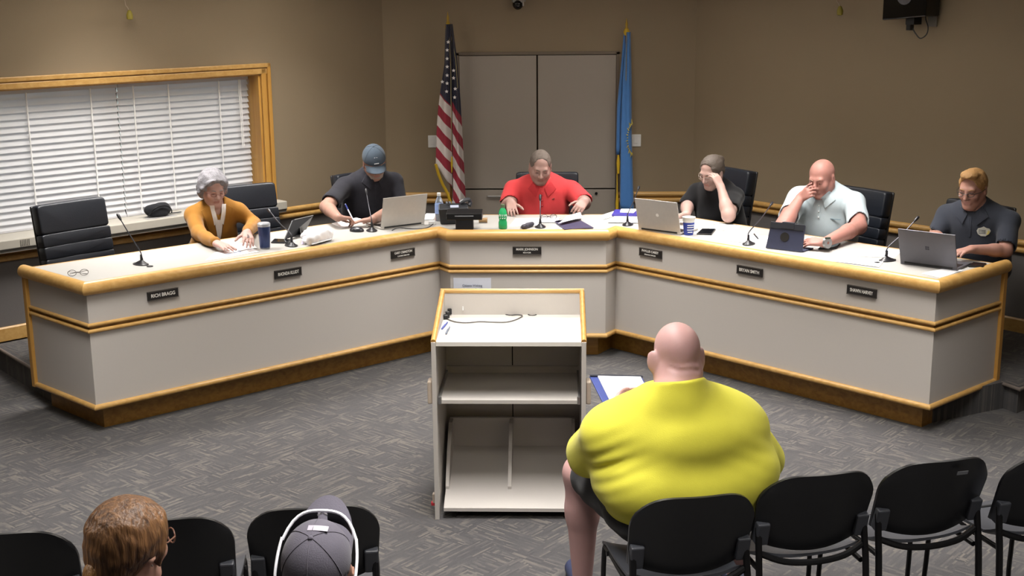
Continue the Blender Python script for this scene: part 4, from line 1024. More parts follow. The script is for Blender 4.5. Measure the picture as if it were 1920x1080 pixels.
# woman in the black top, hand on her forehead
e2 = T_(1366, 404, .062); w2 = R_(1352, 352, .70); w1 = T_(1287, 402, .075)
FP = rot2(-Rn, R(2))
ph = person('woman in a black top resting her forehead on her hand', FP, R_(1342, 349, .92), .165, R_(1335, 322, .84), (R(-2), R(22), R(-4)), dict(
    R=mk_arm(R_(1289, 385, .84), w1, T_(1274, 404, .060)-w1, UP, -1, curl=(.18, .22, .2), sl=.8),
    L=mk_arm(e2, w2, R_(1336, 318, .72)-w2, np.array((.55, -.8, .1)), 1, curl=(.35, .5, .4), thumb=.5, sl=.72)),
    cloth('black', '131316'), skin('d', 'ab8d84'), ch=(.165, .125, .17, .0), be=(.18, .155, .17, .03), hsc=.99, fat=.3, neckr=.054, neckopen=.10, armr=(.056, .047, .042, .028))
hair(ph, HAIRB, [((0, .036, -.010), (0, .78, -.62)), ((0, -.02, -.05), (0, 0, -1))], inf=.008, face=((0, .112, .028), (.064, .094, .078)), extra=lambda s: s.ell(hl(ph, (0, -.11, .045)), (.035, .03, .035), ph['HM'], .02), disp=folds(.002, 9, 150))
glasses_on(ph, mat('glasses_pale', '8e8178', .4)); brows(ph, HAIRB)
# bald man in the pale blue shirt
e1 = T_(1468, 424, .062); w1 = R_(1500, 372, .72); w2 = T_(1546, 455, .055)
FB = rot2(-Rn, R(10))
br = person('bald man in a pale blue short-sleeved shirt with his hand at his mouth', FB, R_(1550, 361, .95), .205, R_(1541, 334, .86), (R(-4), R(16), R(2)), dict(
    R=mk_arm(e1, w1, R_(1521, 357, .70)-w1, np.array((-.5, -.8, .35)), -1, curl=(.6, 1.0, .8), thumb=.5, sl=.62),
    L=mk_arm(R_(1610, 425, .78), w2, T_(1508, 452, .055)-w2, UP+np.array((.2, -.6, 0)), 1, curl=(.25, .35, .3), sl=.80)),
    cloth('pale_blue', 'b3c0c6', var=.05), skin('e', 'a5766c'), ch=(.215, .14, .19, 0.01), be=(.21, .17, .18, .03), hsc=1.06, fat=.35, neckr=.066, armr=(.062, .053, .046, .032), neckopen=.11, drop=.055)
br['tmax'] = .17; collar(br, MATS['cloth_pale_blue'], WHITEP); brows(br, mat('brow_light', '8d6f5f', .8))
mb = MB(); wv = nv(T_(1508, 452, .04)-w2); c0 = w2-wv*.022
Mq = Vector(wv).to_track_quat('Z', 'Y').to_matrix()
mb.lathe([(.033, -.008), (.036, -.008), (.036, .008), (.033, .008)], 20, c0, Mq); mb.build('watch_band', STEEL, br['t'], world=True, smooth=True)
mb = MB(); up_ = nv(np.cross(np.cross(wv, UP), wv)); cc = c0+up_*.034+np.array((0, -.02, 0)); Mu = Vector(up_).to_track_quat('Z', 'Y').to_matrix(); mb.lathe([(.018, -.004), (.018, .005), (.014, .006)], 18, cc, Mu); mb.build('watch_face', mat('watch_dial', '4e5a50', .2, metal=.4), br['t'], world=True, smooth=True)
mb = MB(); pk = surf(br, -.10, -.16, .0); bx = Vector(br['Rt']); mb.box(pk+br['F']*.006, (.10, .006, .006), Matrix.Rotation(math.atan2(br['Rt'][1], br['Rt'][0]), 3, 'Z')); mb.build('pocket_edge', mat('pocket_blue', '7d919a', .8), br['shirt'], world=True)

# red-haired man in glasses at the desk end
pLap = T_(1741, 498, .0); tRv = np.array([.715, -.699, 0]); w1 = pLap+Rn*.30-tRv*.09+UP*.07; w2 = pLap+Rn*.31+tRv*.11+UP*.07
FS = rot2(-Rn, R(4))
sh = person('red-haired man with glasses and a dark polo with a chest emblem', FS, R_(1834, 391, .97), .20, R_(1824, 353, .90), (R(0), R(14), 0), dict(
    R=mk_arm(R_(1755, 440, .86), w1, -Rn*.9+tRv*.25-UP*.06, UP, -1, curl=(.2, .3, .2), sl=.85),
    L=mk_arm(R_(1885, 470, .84), w2, -Rn*.9-tRv*.25-UP*.06, UP, 1, curl=(.2, .3, .2), sl=.85)),
    cloth('slate', '343842'), skin('f', 'a67d70'), ch=(.20, .13, .19, 0.01), be=(.19, .145, .18, .02), hsc=1.02, neckr=.058, neckopen=.12)
hair(sh, HAIRR, [((0, .030, -.005), (0, .78, -.62)), ((0, -.02, -.03), (0, 0, -1))], inf=.006, face=((0, .112, .020), (.066, .092, .074)), extra=lambda s: s.ell(hl(sh, (0, .045, .103)), (.055, .05, .028), sh['HM'], .02), disp=folds(.0018, 5, 180))
glasses_on(sh, GFR, w=.033, thick=.0022); brows(sh, HAIRR); collar(sh, MATS['cloth_slate'])
# emblem: pale shield-like badge with a gold side
q0 = surf(sh, -.085, -.125, -.010); a0 = math.atan2(sh['Rt'][1], sh['Rt'][0])
em = MB(); ME = Matrix.Rotation(a0, 3, 'Z')
outl = [(-.040, .008), (-.032, .022), (-.014, .026), (0, .034), (.014, .026), (.032, .020), (.040, .004), (.032, -.016), (.014, -.028), (-.012, -.028), (-.030, -.014)]
def eblob(mb, pts, dy, th=.003):
    n = len(pts); A = [surf(sh, -.085+x, -.125+z, dy-.008) for x, z in pts]; B = [q+sh['F']*th for q in A]
    mb.add(A+B, [tuple(range(n)), tuple(range(n, 2*n))[::-1]]+[(i, (i+1) % n, n+(i+1) % n, n+i) for i in range(n)])
eblob(em, outl, .010); em.build('emblem', mat('emblem_pale', 'c2c3ba', .7, var=.3, scale=160), sh['shirt'], world=True)
em = MB(); eblob(em, [(-.036, .004), (-.028, .012), (-.020, .0), (-.028, -.010)], .0125, .002); eblob(em, [(-.036+.0, -.002), (-.020, -.004), (-.016, -.018), (-.028, -.014)], .0125, .002); em.build('emblem_gold', mat('emblem_gold', 'd8c878', .6), sh['shirt'], world=True)
em = MB()
for z in (.012, .002, -.008): eblob(em, [(-.012, z), (.030-.004*abs(z)*100*.3, z), (.028-.004*abs(z)*100*.3, z-.004), (-.012, z-.004)], .0125, .0018)
em.build('emblem_bars', mat('emblem_dark', '5b6068', .7), sh['shirt'], world=True)
# ------------------------------------------------------------------ audience: man in the yellow shirt, seen from behind
cY, aY = SEATY
FY = np.array([-sin(aY), cos(aY), 0]); RY = np.array([FY[1], -FY[0], 0])
def Y_(px, py, y): return aty(px, py, y)
NBY = Y_(1268, 716, 4.60); CY = Y_(1268, 668, 4.66); PY = np.array([*Y_(1278, 900, 4.68)[:2], .60])
ty = thing('person', 'heavily built bald man in a yellow shirt sitting with his back turned', 'person', (PY[0], PY[1], 0), aY)
XF[ty.name] = Matrix.Translation(Vector((PY[0], PY[1], 0))) @ Matrix.Rotation(aY, 4, 'Z')
HMY = rotm(R(3), R(8), 0, base=aY); HS = 1.10
My = np.stack([RY, FY, (0, 0, 1)], 1)
SRY = NBY+RY*.235-UP*.20+FY*.05; SLY = NBY-RY*.235-UP*.20+FY*.05
ELY = Y_(1098, 862, 4.88); WLY = Y_(1150, 775, 5.12); ERY = Y_(1432, 872, 4.90); WRY = Y_(1285, 830, 5.14)
KLY = np.array([*Y_(1092, 925, 5.16)[:2], .56]); KRY = np.array([*(Y_(1380, 925, 5.2))[:2], .56])
ALY = np.array([*atz(1092, 1074, .09)[:2], .09]); ARY = np.array([KRY[0]+.02, KRY[1]+.05, .09])
b = Sdf()
b.ell(PY, (.27, .25, .11), My, .06); b.ell(PY+UP*.20+FY*.02, (.32, .25, .22), My, .06); b.ell(PY+UP*.33, (.28, .19, .15), My, .06)
b.cap(SRY, NBY-UP*.09, .07, .06, .03); b.cap(SLY, NBY-UP*.09, .07, .06, .03)
head_prims(b, CY, HMY, HS, .9)
b.ell(CY+HMY@np.array((0, -.032, -.05)), (.078, .078, .080), HMY, .03); b.cap(CY+HMY@np.array((0, -.030, -.075)), NBY-UP*.03-FY*.01, .080, .090, .03)
for x in (-1, 1): b.ell(CY+HMY@np.array((x*.098, -.010, -.012)), (.011, .027, .042), HMY@np.array(Matrix.Rotation(x*-.5, 3, 'Z')), .008)
for i, z in enumerate((-.012, -.036)):
    for k in range(8):
        x0 = -.06+k*.014; x1 = x0+.014
        f = lambda x: CY+HMY@np.array((x, -.032-.080*math.sqrt(max(0, 1-(x/.080)**2))*1.0-.006, z+.010*x/.06*(-1 if i else -.5)+.004*sin(x*60)))
        b.cap(f(x0), f(x1), .0085, .0085, .005, 's')
for S_, E_, W_ in ((SRY, ERY, WRY), (SLY, ELY, WLY)):
    b.cap(S_, E_, .085, .068, .03); b.cap(E_, W_, .060, .038, .02)
hand_prims(b, WLY, Y_(1168, 745, 5.17)-WLY, np.array((-.7, 0, -.5)), -1, curl=(.5, .5, .4)); hand_prims(b, WRY, np.array((-.6, .5, .1)), UP, 1, curl=(.4, .4, .3))
for K_, A_2, x in ((KRY, ARY, 1), (KLY, ALY, -1)):
    b.cap(PY+RY*x*.14, K_, .105, .080, .05); b.cap(K_, K_+(A_2-K_)*.4, .078, .070, .03); b.cap(K_+(A_2-K_)*.35, A_2, .071, .045, .03)
    b.cap(A_2-UP*.04, A_2-UP*.05+FY*.12, .038, .032, .02)
sdf_obj('body', b, .0065, [skin('pink', 'b8928f')], ty)
s = Sdf(); s.ell(PY+UP*.0, (.285, .262, .115), My, .06); s.ell(PY+UP*.155-FY*.0+RY*.0, (.352, .268, .19), My, .05); s.ell(PY+UP*.16-RY*.17-FY*.06, (.18, .2, .15), My, .05); s.ell(PY+UP*.18+RY*.17-FY*.06, (.185, .2, .16), My, .05)
s.ell(PY+UP*.33-FY*.02, (.325, .235, .17), My, .05)
s.cap(SRY, NBY-UP*.055, .104, .094, .07); s.cap(SLY, NBY-UP*.055, .104, .094, .07); s.cap(NBY-UP*.05, NBY+UP*.05, .106, .098, .03)
for S_, E_, f_ in ((SRY, ERY, .86), (SLY, ELY, .74)): s.cap(S_, S_+(E_-S_)*f_, .104, .100, .035)
def ydisp(P):
    a = folds(.0035, 11, 20)(P)
    for S_, sg in ((SRY, 1), (SLY, -1)):
        q = P-(S_+(-RY*sg*.02)-UP*.10-FY*.06); r2 = (q*q).sum(-1); a = a+.013*np.sin(q@nv(np.array([sg*.45, .2, 1.]))*120)*np.exp(-r2/.009)
    return a
s.disp = ydisp
for S_, E_, f_ in ((SRY, ERY, .86), (SLY, ELY, .74)):
    c = S_+(E_-S_)*f_; d = nv(E_-S_); s.pln(c, np.array((0, 0, 1.)), .001) if False else s.cap(c+d*.135, c+d*.3, .085, .11, .006, 's')
s.pln(NBY+UP*.010, nv(UP+FY*.25-RY*.03), .006)
sdf_obj('shirt', s, .0075, cloth('yellow', 'cfc944', var=.04, bump=.12), ty)
s = Sdf(); s.ell(PY-UP*.01, (.300, .265, .112), My, .05)
for K_, x in ((KRY, 1), (KLY, -1)): s.cap(PY+RY*x*.15, K_+(PY-K_)*.13, .118, .104, .05)
s.disp = folds(.003, 5, 30)
sdf_obj('shorts', s, .009, cloth('black_shorts', '141418'), ty)
for A_2 in (ALY, ARY):
    q = Sdf(); q.cap(A_2-UP*.05-FY*.04, A_2-UP*.055+FY*.17, .050, .042, .02); q.pln((0, 0, .003), (0, 0, -1)); q.cap(A_2, A_2+UP*.2, .05, .05, .01, 's'); sdf_obj('shoe', q, .01, mat('shoe_blue', '2c3350', .6), ty)
# folder held up in front of him
tl, tr_, br_, bl_ = [Vector(Y_(*q)) for q in ((1105, 704, 5.32), (1204, 706, 5.36), (1232, 762, 5.12), (1134, 762, 5.08))]
fo = thing('portfolio', 'navy portfolio with a white paper pad held by the man in yellow', 'folder', (tl+br_)/2-Vector((0, 0, .05)))
nn = (tr_-tl).cross(bl_-tl).normalized(); nn = nn if nn.z > 0 else -nn
def quad(mb, P, th, inset=0., lift=0.):
    c = sum(P, Vector())/4; Q = [c+(p-c)*(1-inset)+nn*lift for p in P]; mb.hull8([q-nn*th for q in Q], Q); return mb
quad(MB(), [tl, tr_, br_, bl_], .008).build('cover', mat('navy_cover', '2c3a78', .45), fo, world=True, bevel=.003)
ex = (tr_-tl)*.14; pd = [tl+ex+(bl_-tl)*.06, tr_-(tr_-tl)*.05+(br_-tr_)*.06, br_-(br_-bl_)*.05-(br_-tr_)*.03, bl_+(br_-bl_)*.14-(bl_-tl)*.03]
quad(MB(), pd, .006, 0, .008).build('paper_pad', PAPER, fo, world=True)
quad(MB(), [tl, tr_, tr_+(br_-tr_)*.05, tl+(bl_-tl)*.05], .004, 0, .007).build('top_clip', mat('clip_black', '202430', .4), fo, world=True, bevel=.001)

# ------------------------------------------------------------------ red-haired woman and man in the grey cap, close to the camera
def lap_arms(NB, F, hw, floor=0.):
    Rt = np.array([F[1], -F[0], 0]); b_ = np.array([NB[0], NB[1], 0])
    return dict(R=mk_arm(b_+Rt*(hw+.05)+UP*.74+F*.05, b_+Rt*.12+UP*.66+F*.26, F-Rt*.3, UP, -1, curl=(.3, .4, .3), sl=.85), L=mk_arm(b_-Rt*(hw+.05)+UP*.74+F*.05, b_-Rt*.12+UP*.66+F*.26, F+Rt*.3, UP, 1, curl=(.3, .4, .3), sl=.85))
FW = nv(np.array((-.10, 1, 0))); CW = Y_(246, 1018, 3.10); NBW = CW-FW*.05-UP*.155
wo = person('woman with long red hair tied back and glasses in the audience', FW, NBW, .145, CW, (R(-36), R(6), 0), lap_arms(NBW, FW, .125), cloth('dark_top', '2c2a30'), skin('g', 'c69a88'), ch=(.15, .11, .17, 0), be=(.15, .125, .17, .02), hsc=.98, neckr=.050, armr=(.040, .035, .031, .024), floor=0., pelvis=np.array([*(NBW-FW*.06)[:2], .61]))
HAIRC = None
def streaky(name, c1, c2):
    m, nt, b_ = newmat(name); L = nt.links.new; tc = nt.nodes.new('ShaderNodeTexCoord'); mp = nt.nodes.new('ShaderNodeMapping'); mp.inputs['Scale'].default_value = (95, 95, 7); mp.inputs['Rotation'].default_value = (R(25), 0, 0)
    no = nt.nodes.new('ShaderNodeTexNoise'); no.inputs['Scale'].default_value = 1; no.inputs['Detail'].default_value = 5; L(tc.outputs['Object'], mp.inputs['Vector']); L(mp.outputs[0], no.inputs['Vector'])
    cr = nt.nodes.new('ShaderNodeValToRGB'); cr.color_ramp.elements[0].position = .3; cr.color_ramp.elements[1].position = .7; cr.color_ramp.elements[0].color = (*srgb(c1), 1); cr.color_ramp.elements[1].color = (*srgb(c2), 1)
    L(no.outputs['Fac'], cr.inputs[0]); L(cr.outputs[0], b_.inputs['Base Color']); b_.inputs['Roughness'].default_value = .42
    bp = nt.nodes.new('ShaderNodeBump'); bp.inputs['Strength'].default_value = .7; bp.inputs['Distance'].default_value = .01; L(no.outputs['Fac'], bp.inputs['Height']); L(bp.outputs[0], b_.inputs['Normal']); return m
HAIRC = streaky('hair_copper', '3c271b', '86603e')
def wex(s):
    for x in (-1, 1): s.cap(hl(wo, (x*.055, .035, .07)), hl(wo, (x*.074, .040, -.05)), .022, .014, .03)
    s.ell(hl(wo, (0, -.085, -.045)), (.050, .040, .045), wo['HM'], .04); s.ell(hl(wo, (0, -.03, .03)), (.088, .098, .092), wo['HM'], .03)
hair(wo, HAIRC, [((0, .070, .045), (0, 1, -.35)), ((0, 0, -.095), (0, 0, -1))], inf=.014, extra=wex, disp=folds(.0016, 8, 130), vox=.005)
s = Sdf(); p0 = hl(wo, (-.008, -.112, -.050)); s.ell(p0, (.026, .024, .026), wo['HM'], .015); s.cap(p0, p0+np.array((-.02, -.035, -.07)), .026, .030, .02); s.cap(p0+np.array((-.02, -.035, -.07)), p0+np.array((-.02, -.015, -.22)), .030, .012, .02); s.disp = folds(.001, 8, 160)
sdf_obj('ponytail', s, .005, streaky('hair_copper_light', '6b4a2a', 'a87c4a'), wo['t'])
mb = MB().tube([p0+wo['HM']@np.array((cos(a)*.024, -.012, sin(a)*.024)) for a in [2*pi*k/12 for k in range(12)]], .004, 6, closed=True); mb.build('hair_tie', BLACKP, wo['t'], world=True, smooth=True)
glasses_on(wo, mat('glasses_tortoise', '6a4a3c', .35), w=.036, h=.020, fwd=.118, thick=.0022)
mb = MB().ell(hl(wo, (.080, .0, -.044)), (.003, .003, .003), 8, 6); mb.build('earring', mat('silver', 'd8d8d8', .2, metal=1), wo['t'], world=True)
FM = nv(np.array((.04, 1, 0))); CMn = Y_(599, 1062, 3.08); NBM = CMn-FM*.05-UP*.155
cm = person('man in a dark grey cap with white sunglasses resting on the brim', FM, NBM, .175, CMn, (0, R(-30), 0), lap_arms(NBM, FM, .135), cloth('navy_tee', '2d3242'), skin('h', 'c0917f'), hsc=1.04, neckr=.062, ch=(.15, .115, .17, 0), be=(.145, .12, .17, .02), armr=(.044, .038, .034, .026), floor=0., pelvis=np.array([*(NBM-FM*.06)[:2], .61]))
CAPD = cloth('cap_dark', '55525c', bump=.15)
ccap = cap_hat(cm, CAPD, up=True)
# no back strap opening; rainbow-coloured sheen painted in as a small pale patch
mb = MB(); mb.slab(lambda u, v: tuple(hl(cm, ((u-.5)*.05+.012, .012+.018*v, .1285+.004*(1-v)-.9*((u-.5)*.05+.012)**2*3))), 5, 2, tuple(cm['HM']@np.array((0, 0, .0015)))); mb.build('cap_sheen', mat('cap_sheen', '9a94a0', .5, var=.2), ccap, world=True)
# sunglasses
sg = thing('sunglasses', 'white sports sunglasses resting on the dark grey cap', 'sunglasses', Vector(hl(cm, (0, .10, .055))))
WF = mat('white_frame', 'e8e8ee', .3); LENS = mat('dark_lens', '0c0d12', .3)
def arc(u): a = (u-.5)*2; return (a*.094, .112-.054*a*a*a*a-.016*a*a, .080-.026*a*a*a*a-.004*a*a)
mb = MB(); mb.tube([hl(cm, arc(k/16)) for k in range(17)], .0042, 8); mb.build('browbar', WF, sg, world=True, smooth=True)
for x in (-1, 1):
    mb = MB(); mb.tube(spline([hl(cm, (x*.094, .044, .058)), hl(cm, (x*.100, .0, .040)), hl(cm, (x*.100, -.05, .020)), hl(cm, (x*.090, -.085, .0))], 5), .0040, 8); mb.build('temple', WF, sg, world=True, smooth=True)
    mb = MB(); mb.slab(lambda u, v: tuple(hl(cm, (x*(.012+.066*u), arc(.5+.5*(.012+.066*u)/.094)[1]-.012*v, arc(.5+.5*(.012+.066*u)/.094)[2]-.002-(.028*v)*(1-.25*(u-.45)**2*4)))), 8, 4, tuple(cm['HM']@np.array((0, .002, 0)))); mb.build('lens', LENS, sg, world=True, smooth=True)
mb = MB(); mb.tube([hl(cm, (-.012, .106, .068)), hl(cm, (0, .109, .074)), hl(cm, (.012, .106, .068))], .0035, 6); mb.build('nose_bridge', WF, sg, world=True, smooth=True)
for p_, lb in ((wo, 'black stacking chair under the red-haired woman in the audience'), (cm, 'black stacking chair under the man in the dark grey cap')):
    c = p_['P']+p_['F']*.06; a = math.atan2(p_['F'][1], p_['F'][0])-pi/2
    r = dup(bpy.data.objects['stacking_chair'], (c[0], c[1], 0), a, lb); r['group'] = G1
# ------------------------------------------------------------------ things on the desk
def D_(px, py, dz=0.): return Vector(atz(px, py, ZD+dz))
MICB = mat('mic_black', '1b1b20', .4)
def mic(bx_, by_, tx, ty_, o, sd, label, disc=None):
    B = D_(bx_, by_); Tp = Vector(seat_on(tx, ty_, o, sd)); t = thing('gooseneck_microphone', label, 'microphone', B, group='gooseneck microphones on the desk')
    d = Vector((Tp.x-B.x, Tp.y-B.y, 0)); a = math.atan2(d.y, d.x)
    M = Matrix.Rotation(a, 3, 'Z')
    def dome(u, v):
        an = 2*pi*u; r = 1-v; return tuple(B+M @ Vector((.058*cos(an)*(r**.8)-.012*v, .036*sin(an)*(r**.8), .004+.030*(v**1.2))))
    mb = MB(); mb.grid(dome, 24, 7); mb.prism([tuple((B+M @ Vector((.060*cos(2*pi*k/24), .038*sin(2*pi*k/24), 0))).xy) for k in range(24)], ZD+.0005, ZD+.006); mb.build('base', MICB, t, world=True, smooth=True)
    S0 = B+M @ Vector((-.012, 0, .030)); H = Tp.z-S0.z
    pts = spline([S0, S0+Vector((0, 0, .05))+M @ Vector((.006, 0, 0)), S0+(Tp-S0)*.55+Vector((0, 0, .02*H/.3)), Tp], 6)
    MB().tube([S0, S0+Vector((0, 0, .035))+M @ Vector((.004, 0, 0))], [.010, .006], 8).build('collar', MICB, t, world=True, smooth=True)
    gn = MB().tube(pts, .0036, 7).build('gooseneck', mat('mic_neck', '3c3c42', .35, metal=.5), t, world=True, smooth=True)
    dr = (pts[-1]-pts[-3]).normalized()
    MB().tube([Tp-dr*.02, Tp, Tp+dr*.022, Tp+dr*.030], [.005, .0095, .0095, .005], 10).build('capsule', MICB, gn, world=True, smooth=True)
    if disc:
        q = D_(*disc); MB().lathe([(.020, 0), (.020, .004), (.014, .006)], 16, q).build('cable_grommet', MICB, t, world=True, smooth=True)
mic(264, 496, 224, 408, .42, 'L', 'gooseneck microphone in front of the empty leather chair', (281, 500))
mic(546, 461, 505, 395, .45, 'L', 'gooseneck microphone beside the blue tumbler')
mic(697, 433, 687, 360, .36, 'L', 'gooseneck microphone beside the computer mouse')
mic(1013, 426, 1013, 372, 9.02, 'C', 'gooseneck microphone in front of the man in the red polo')
mic(1177, 422, 1197, 353, .45, 'R', 'gooseneck microphone beside the purple book and papers')
mic(1404, 458, 1446, 383, .48, 'R', 'gooseneck microphone beside the propped blue tablet case')
mic(1664, 489, 1717, 412, .48, 'R', 'gooseneck microphone beside the dark grey laptop', (1645, 493))

def sheet(pxs, label, dz=.001, m=None, nm='paper_sheet', cat='paper', group=None, lift=0., prints=None):
    P = [D_(x, y, dz) for x, y in pxs]; c = sum(P, Vector())/4
    def fn(u, v):
        a = P[0].lerp(P[1], u); b_ = P[3].lerp(P[2], u); q = a.lerp(b_, v); return (q.x, q.y, q.z+lift*(u-.3)**2+.0008*sin(5*u+3*v))
    t = thing(nm, label, cat, (c.x, c.y, ZD), group=group)
    MB().slab(fn, 6, 6, (0, 0, .0012)).build('sheet', m or PAPER, t, world=True, smooth=True)
    if prints:
        pr = MB()
        for (u0, u1, v0, v1) in prints: pr.hull8([Vector(fn(*q))+Vector((0, 0, .0014)) for q in ((u0, v0), (u1, v0), (u1, v1), (u0, v1))], [Vector(fn(*q))+Vector((0, 0, .0018)) for q in ((u0, v0), (u1, v0), (u1, v1), (u0, v1))])
        pr.build('print', mat('print_blue_grey', '9aa3b8', .7), t, world=True)
    return t
sheet([(402, 474), (455, 459), (486, 472), (385, 489)], 'white printed sheet under the woman in mustard', .001, prints=[(.25, .5, .6, .72), (.55, .72, .58, .72)])
sheet([(430, 460), (470, 453), (482, 465), (445, 471)], 'white sheet beside the blue tumbler', .004, prints=[(.1, .8, .2, .3)])
sheet([(622, 419), (668, 408), (694, 415), (640, 428)], 'white sheet under the writing hand of the capped man', .001)
sheet([(788, 412), (800, 400), (817, 401), (812, 412)], 'white sheet behind the plastic water bottle', .003)
sheet([(955, 425), (966, 410), (1012, 409), (1008, 423)], 'white sheet beside the green soda bottle', .001)
sheet([(1008, 417), (1016, 408), (1050, 408), (1044, 417)], 'white sheet behind the middle microphone', .004)
sheet([(1046, 420), (1062, 409), (1088, 402), (1094, 408)], 'white sheet lifted by the man in red', .030, lift=.03)
sheet([(1034, 428), (1042, 418), (1062, 427), (1054, 430)], 'white sheet under the dark folder corner', .001)
sheet([(1128, 404), (1150, 396), (1164, 402), (1132, 411)], 'white sheet poking out beside the purple book', .003)
sheet([(1140, 417), (1152, 405), (1196, 405), (1197, 418)], 'white stack of paper in front of the purple book', .006)
sheet([(1268, 418), (1300, 410), (1352, 418), (1300, 426)], 'white sheet behind the blue paper cup', .001)
sheet([(1330, 429), (1345, 419), (1391, 424), (1372, 434)], 'white sheet behind the black phone near the paper cup', .001)
sheet([(1352, 450), (1384, 437), (1441, 444), (1436, 460)], 'white sheet with a small pen beside the blue tablet case', .001)
sheet([(1597, 480), (1640, 464), (1692, 470), (1676, 484)], 'white sheet behind the microphone by the dark laptop', .001, prints=[(.1, .9, .5, .56), (.1, .9, .7, .74)])
sheet([(1562, 490), (1590, 483), (1656, 491), (1648, 501)], 'white sheet in front of the microphone by the dark laptop', .003, prints=[(.2, .5, .3, .42)])
sheet([(1728, 513), (1772, 503), (1806, 507), (1762, 521)], 'white sheet at the desk corner below the dark laptop', .001)
# folder, book
t = thing('folder', 'dark purple-grey folder lying open before the man in red', 'folder', D_(1075, 424))
P = [D_(1058, 431, .004), D_(1040, 416, .012), D_(1088, 414, .004), D_(1113, 428, .004)]
mb = MB(); mb.hull8(P, [q+Vector((0, 0, .006)) for q in P]); mb.build('cover', mat('folder_purple', '3b3550', .5), t, world=True, bevel=.001)
P = [D_(1040, 416, .012), D_(1044, 414, .026), D_(1090, 411, .010), D_(1088, 414, .006)]; mb = MB(); mb.hull8(P, [q+Vector((0, 0, .003)) for q in P]); mb.build('flap', mat('folder_purple', '3b3550', .5), t, world=True)
t = thing('book', 'purple book lying behind the microphone and papers', 'book', D_(1168, 403))
P = [D_(1147, 405, .008), D_(1153, 396, .008), D_(1198, 396, .008), D_(1198, 406, .008)]
mb = MB(); mb.hull8(P, [q+Vector((0, 0, .014)) for q in P]); mb.build('cover', mat('book_purple', '3d3490', .45), t, world=True, bevel=.002)
P2 = [P[0].lerp(P[2], .30)+Vector((0, 0, .016)), P[1].lerp(P[2], .25)+Vector((0, 0, .016)), P[2].lerp(P[1], .05)+Vector((0, 0, .016)), P[3].lerp(P[1], .22)+Vector((0, 0, .016))]; mb = MB(); mb.hull8(P2, [q+Vector((0, 0, .002)) for q in P2]); mb.build('cover_label', PAPER, t, world=True)
# paper bundle
t = thing('paper_bundle', 'crumpled bundle of white paper and leaflets beside the dark tablet', 'paper', D_(588, 450))
s = Sdf(); a0 = D_(572, 453, .018); a1 = D_(618, 444, .026); b1 = D_(600, 436, .03); b0 = D_(572, 442, .04)
for p, q, r0, r1 in ((a0, a1, .016, .026), (D_(584, 449, .042), a1+Vector((-.02, .01, .03)), .034, .038), (b0, b1, .030, .038)): s.cap(p, q, r0, r1, .03)
s.disp = folds(.005, 13, 70); s.pln((0, 0, ZD+.001), (0, 0, -1), .004); sdf_obj('crumpled_sheets', s, .0055, mat('bundle_white', 'e2e1e4', .7, var=.08, scale=18), t)
P = [D_(566, 458, .004), D_(586, 454, .004), D_(592, 438, .05), D_(570, 443, .045)]
mb = MB(); mb.hull8([q+Vector((-.004, -.012, 0)) for q in P], [q+Vector((-.004, -.014, .002)) for q in P]); mb.build('lilac_leaflet', mat('paper_lilac', 'c9bfd8', .7, var=.15, scale=25), t, world=True)
for k in range(3):
    P = [D_(585, 459, .003+.006*k), D_(622, 449, .003+.006*k), D_(612, 438, .005+.008*k), D_(578, 446, .005+.008*k)]; mb = MB(); mb.hull8(P, [q+Vector((0, 0, .0015)) for q in P]); mb.build('leaf', PAPER, t, world=True)
# tumbler, cup, bottles
t = thing('tumbler', 'navy insulated tumbler with a steel rim', 'tumbler', D_(497, 466))
MB().lathe([(.030, .0), (.033, .006), (.040, .13), (.041, .150)], 24).build('cup', mat('tumbler_navy', '2a3a66', .35, metal=.3), t, smooth=True)
MB().lathe([(.0415, .148), (.042, .165), (.036, .172), (.01, .173)], 24).build('lid', mat('tumbler_lid', 'b9bec6', .3, metal=.3), t, smooth=True)
MB().lathe([(.0315, .0), (.0335, .010), (.031, .010)], 24).build('base_ring', STEEL, t, smooth=True)
t = thing('paper_cup', 'blue and white paper cup beside the silver laptop', 'cup', D_(1291, 440))
MB().lathe([(.031, 0), (.0315, .002), (.0405, .088)], 24).build('blue_sleeve', mat('cup_blue', '2b3f96', .5), t, smooth=True)
MB().lathe([(.0405, .088), (.0435, .118), (.0455, .120), (.0455, .123), (.042, .123), (.040, .095), (.0, .09)], 24).build('white_rim', mat('cup_white', 'dcdcd8', .5), t, smooth=True)
mb = MB()
for k, (z, w_) in enumerate(((.070, .045), (.055, .05), (.038, .05), (.022, .035))):
    pts = [((.0318+z*.1023)*cos(a), (.0318+z*.1023)*sin(a), z) for a in [R(-95)+w_/.036*(q/6-.2) for q in range(7)]]
    mb.tube(pts, .0028, 5)
mb.build('white_print', mat('cup_white', 'dcdcd8', .5), t, smooth=True)
t = thing('water_bottle', 'clear plastic water bottle with a white cap beside the desk phone', 'bottle', D_(824, 414))
CLEAR = mat('clear_pet', 'cfdcea', .12, var=0, trans=.85)
MB().lathe([(.028, 0), (.031, .006), (.031, .12), (.027, .145), (.013, .178), (.0125, .186)], 20).build('body', CLEAR, t, smooth=True)
MB().lathe([(.0318, .055), (.0318, .125)], 20).build('label', mat('bottle_label', '8fa6d8', .5, var=.25, scale=60), t, smooth=True)
MB().lathe([(.0145, .184), (.0145, .204), (.012, .206)], 16).build('cap', WHITEP, t, smooth=True)
t = thing('soda_bottle', 'green plastic soda bottle beside the black display', 'bottle', D_(943, 429))
MB().lathe([(.026, 0), (.031, .006), (.031, .045), (.026, .062), (.0285, .075), (.031, .10), (.026, .128), (.014, .148), (.0125, .152)], 20).build('body', mat('green_pet', '2fae6c', .2, var=.1, trans=.25), t, smooth=True)
mb = MB()
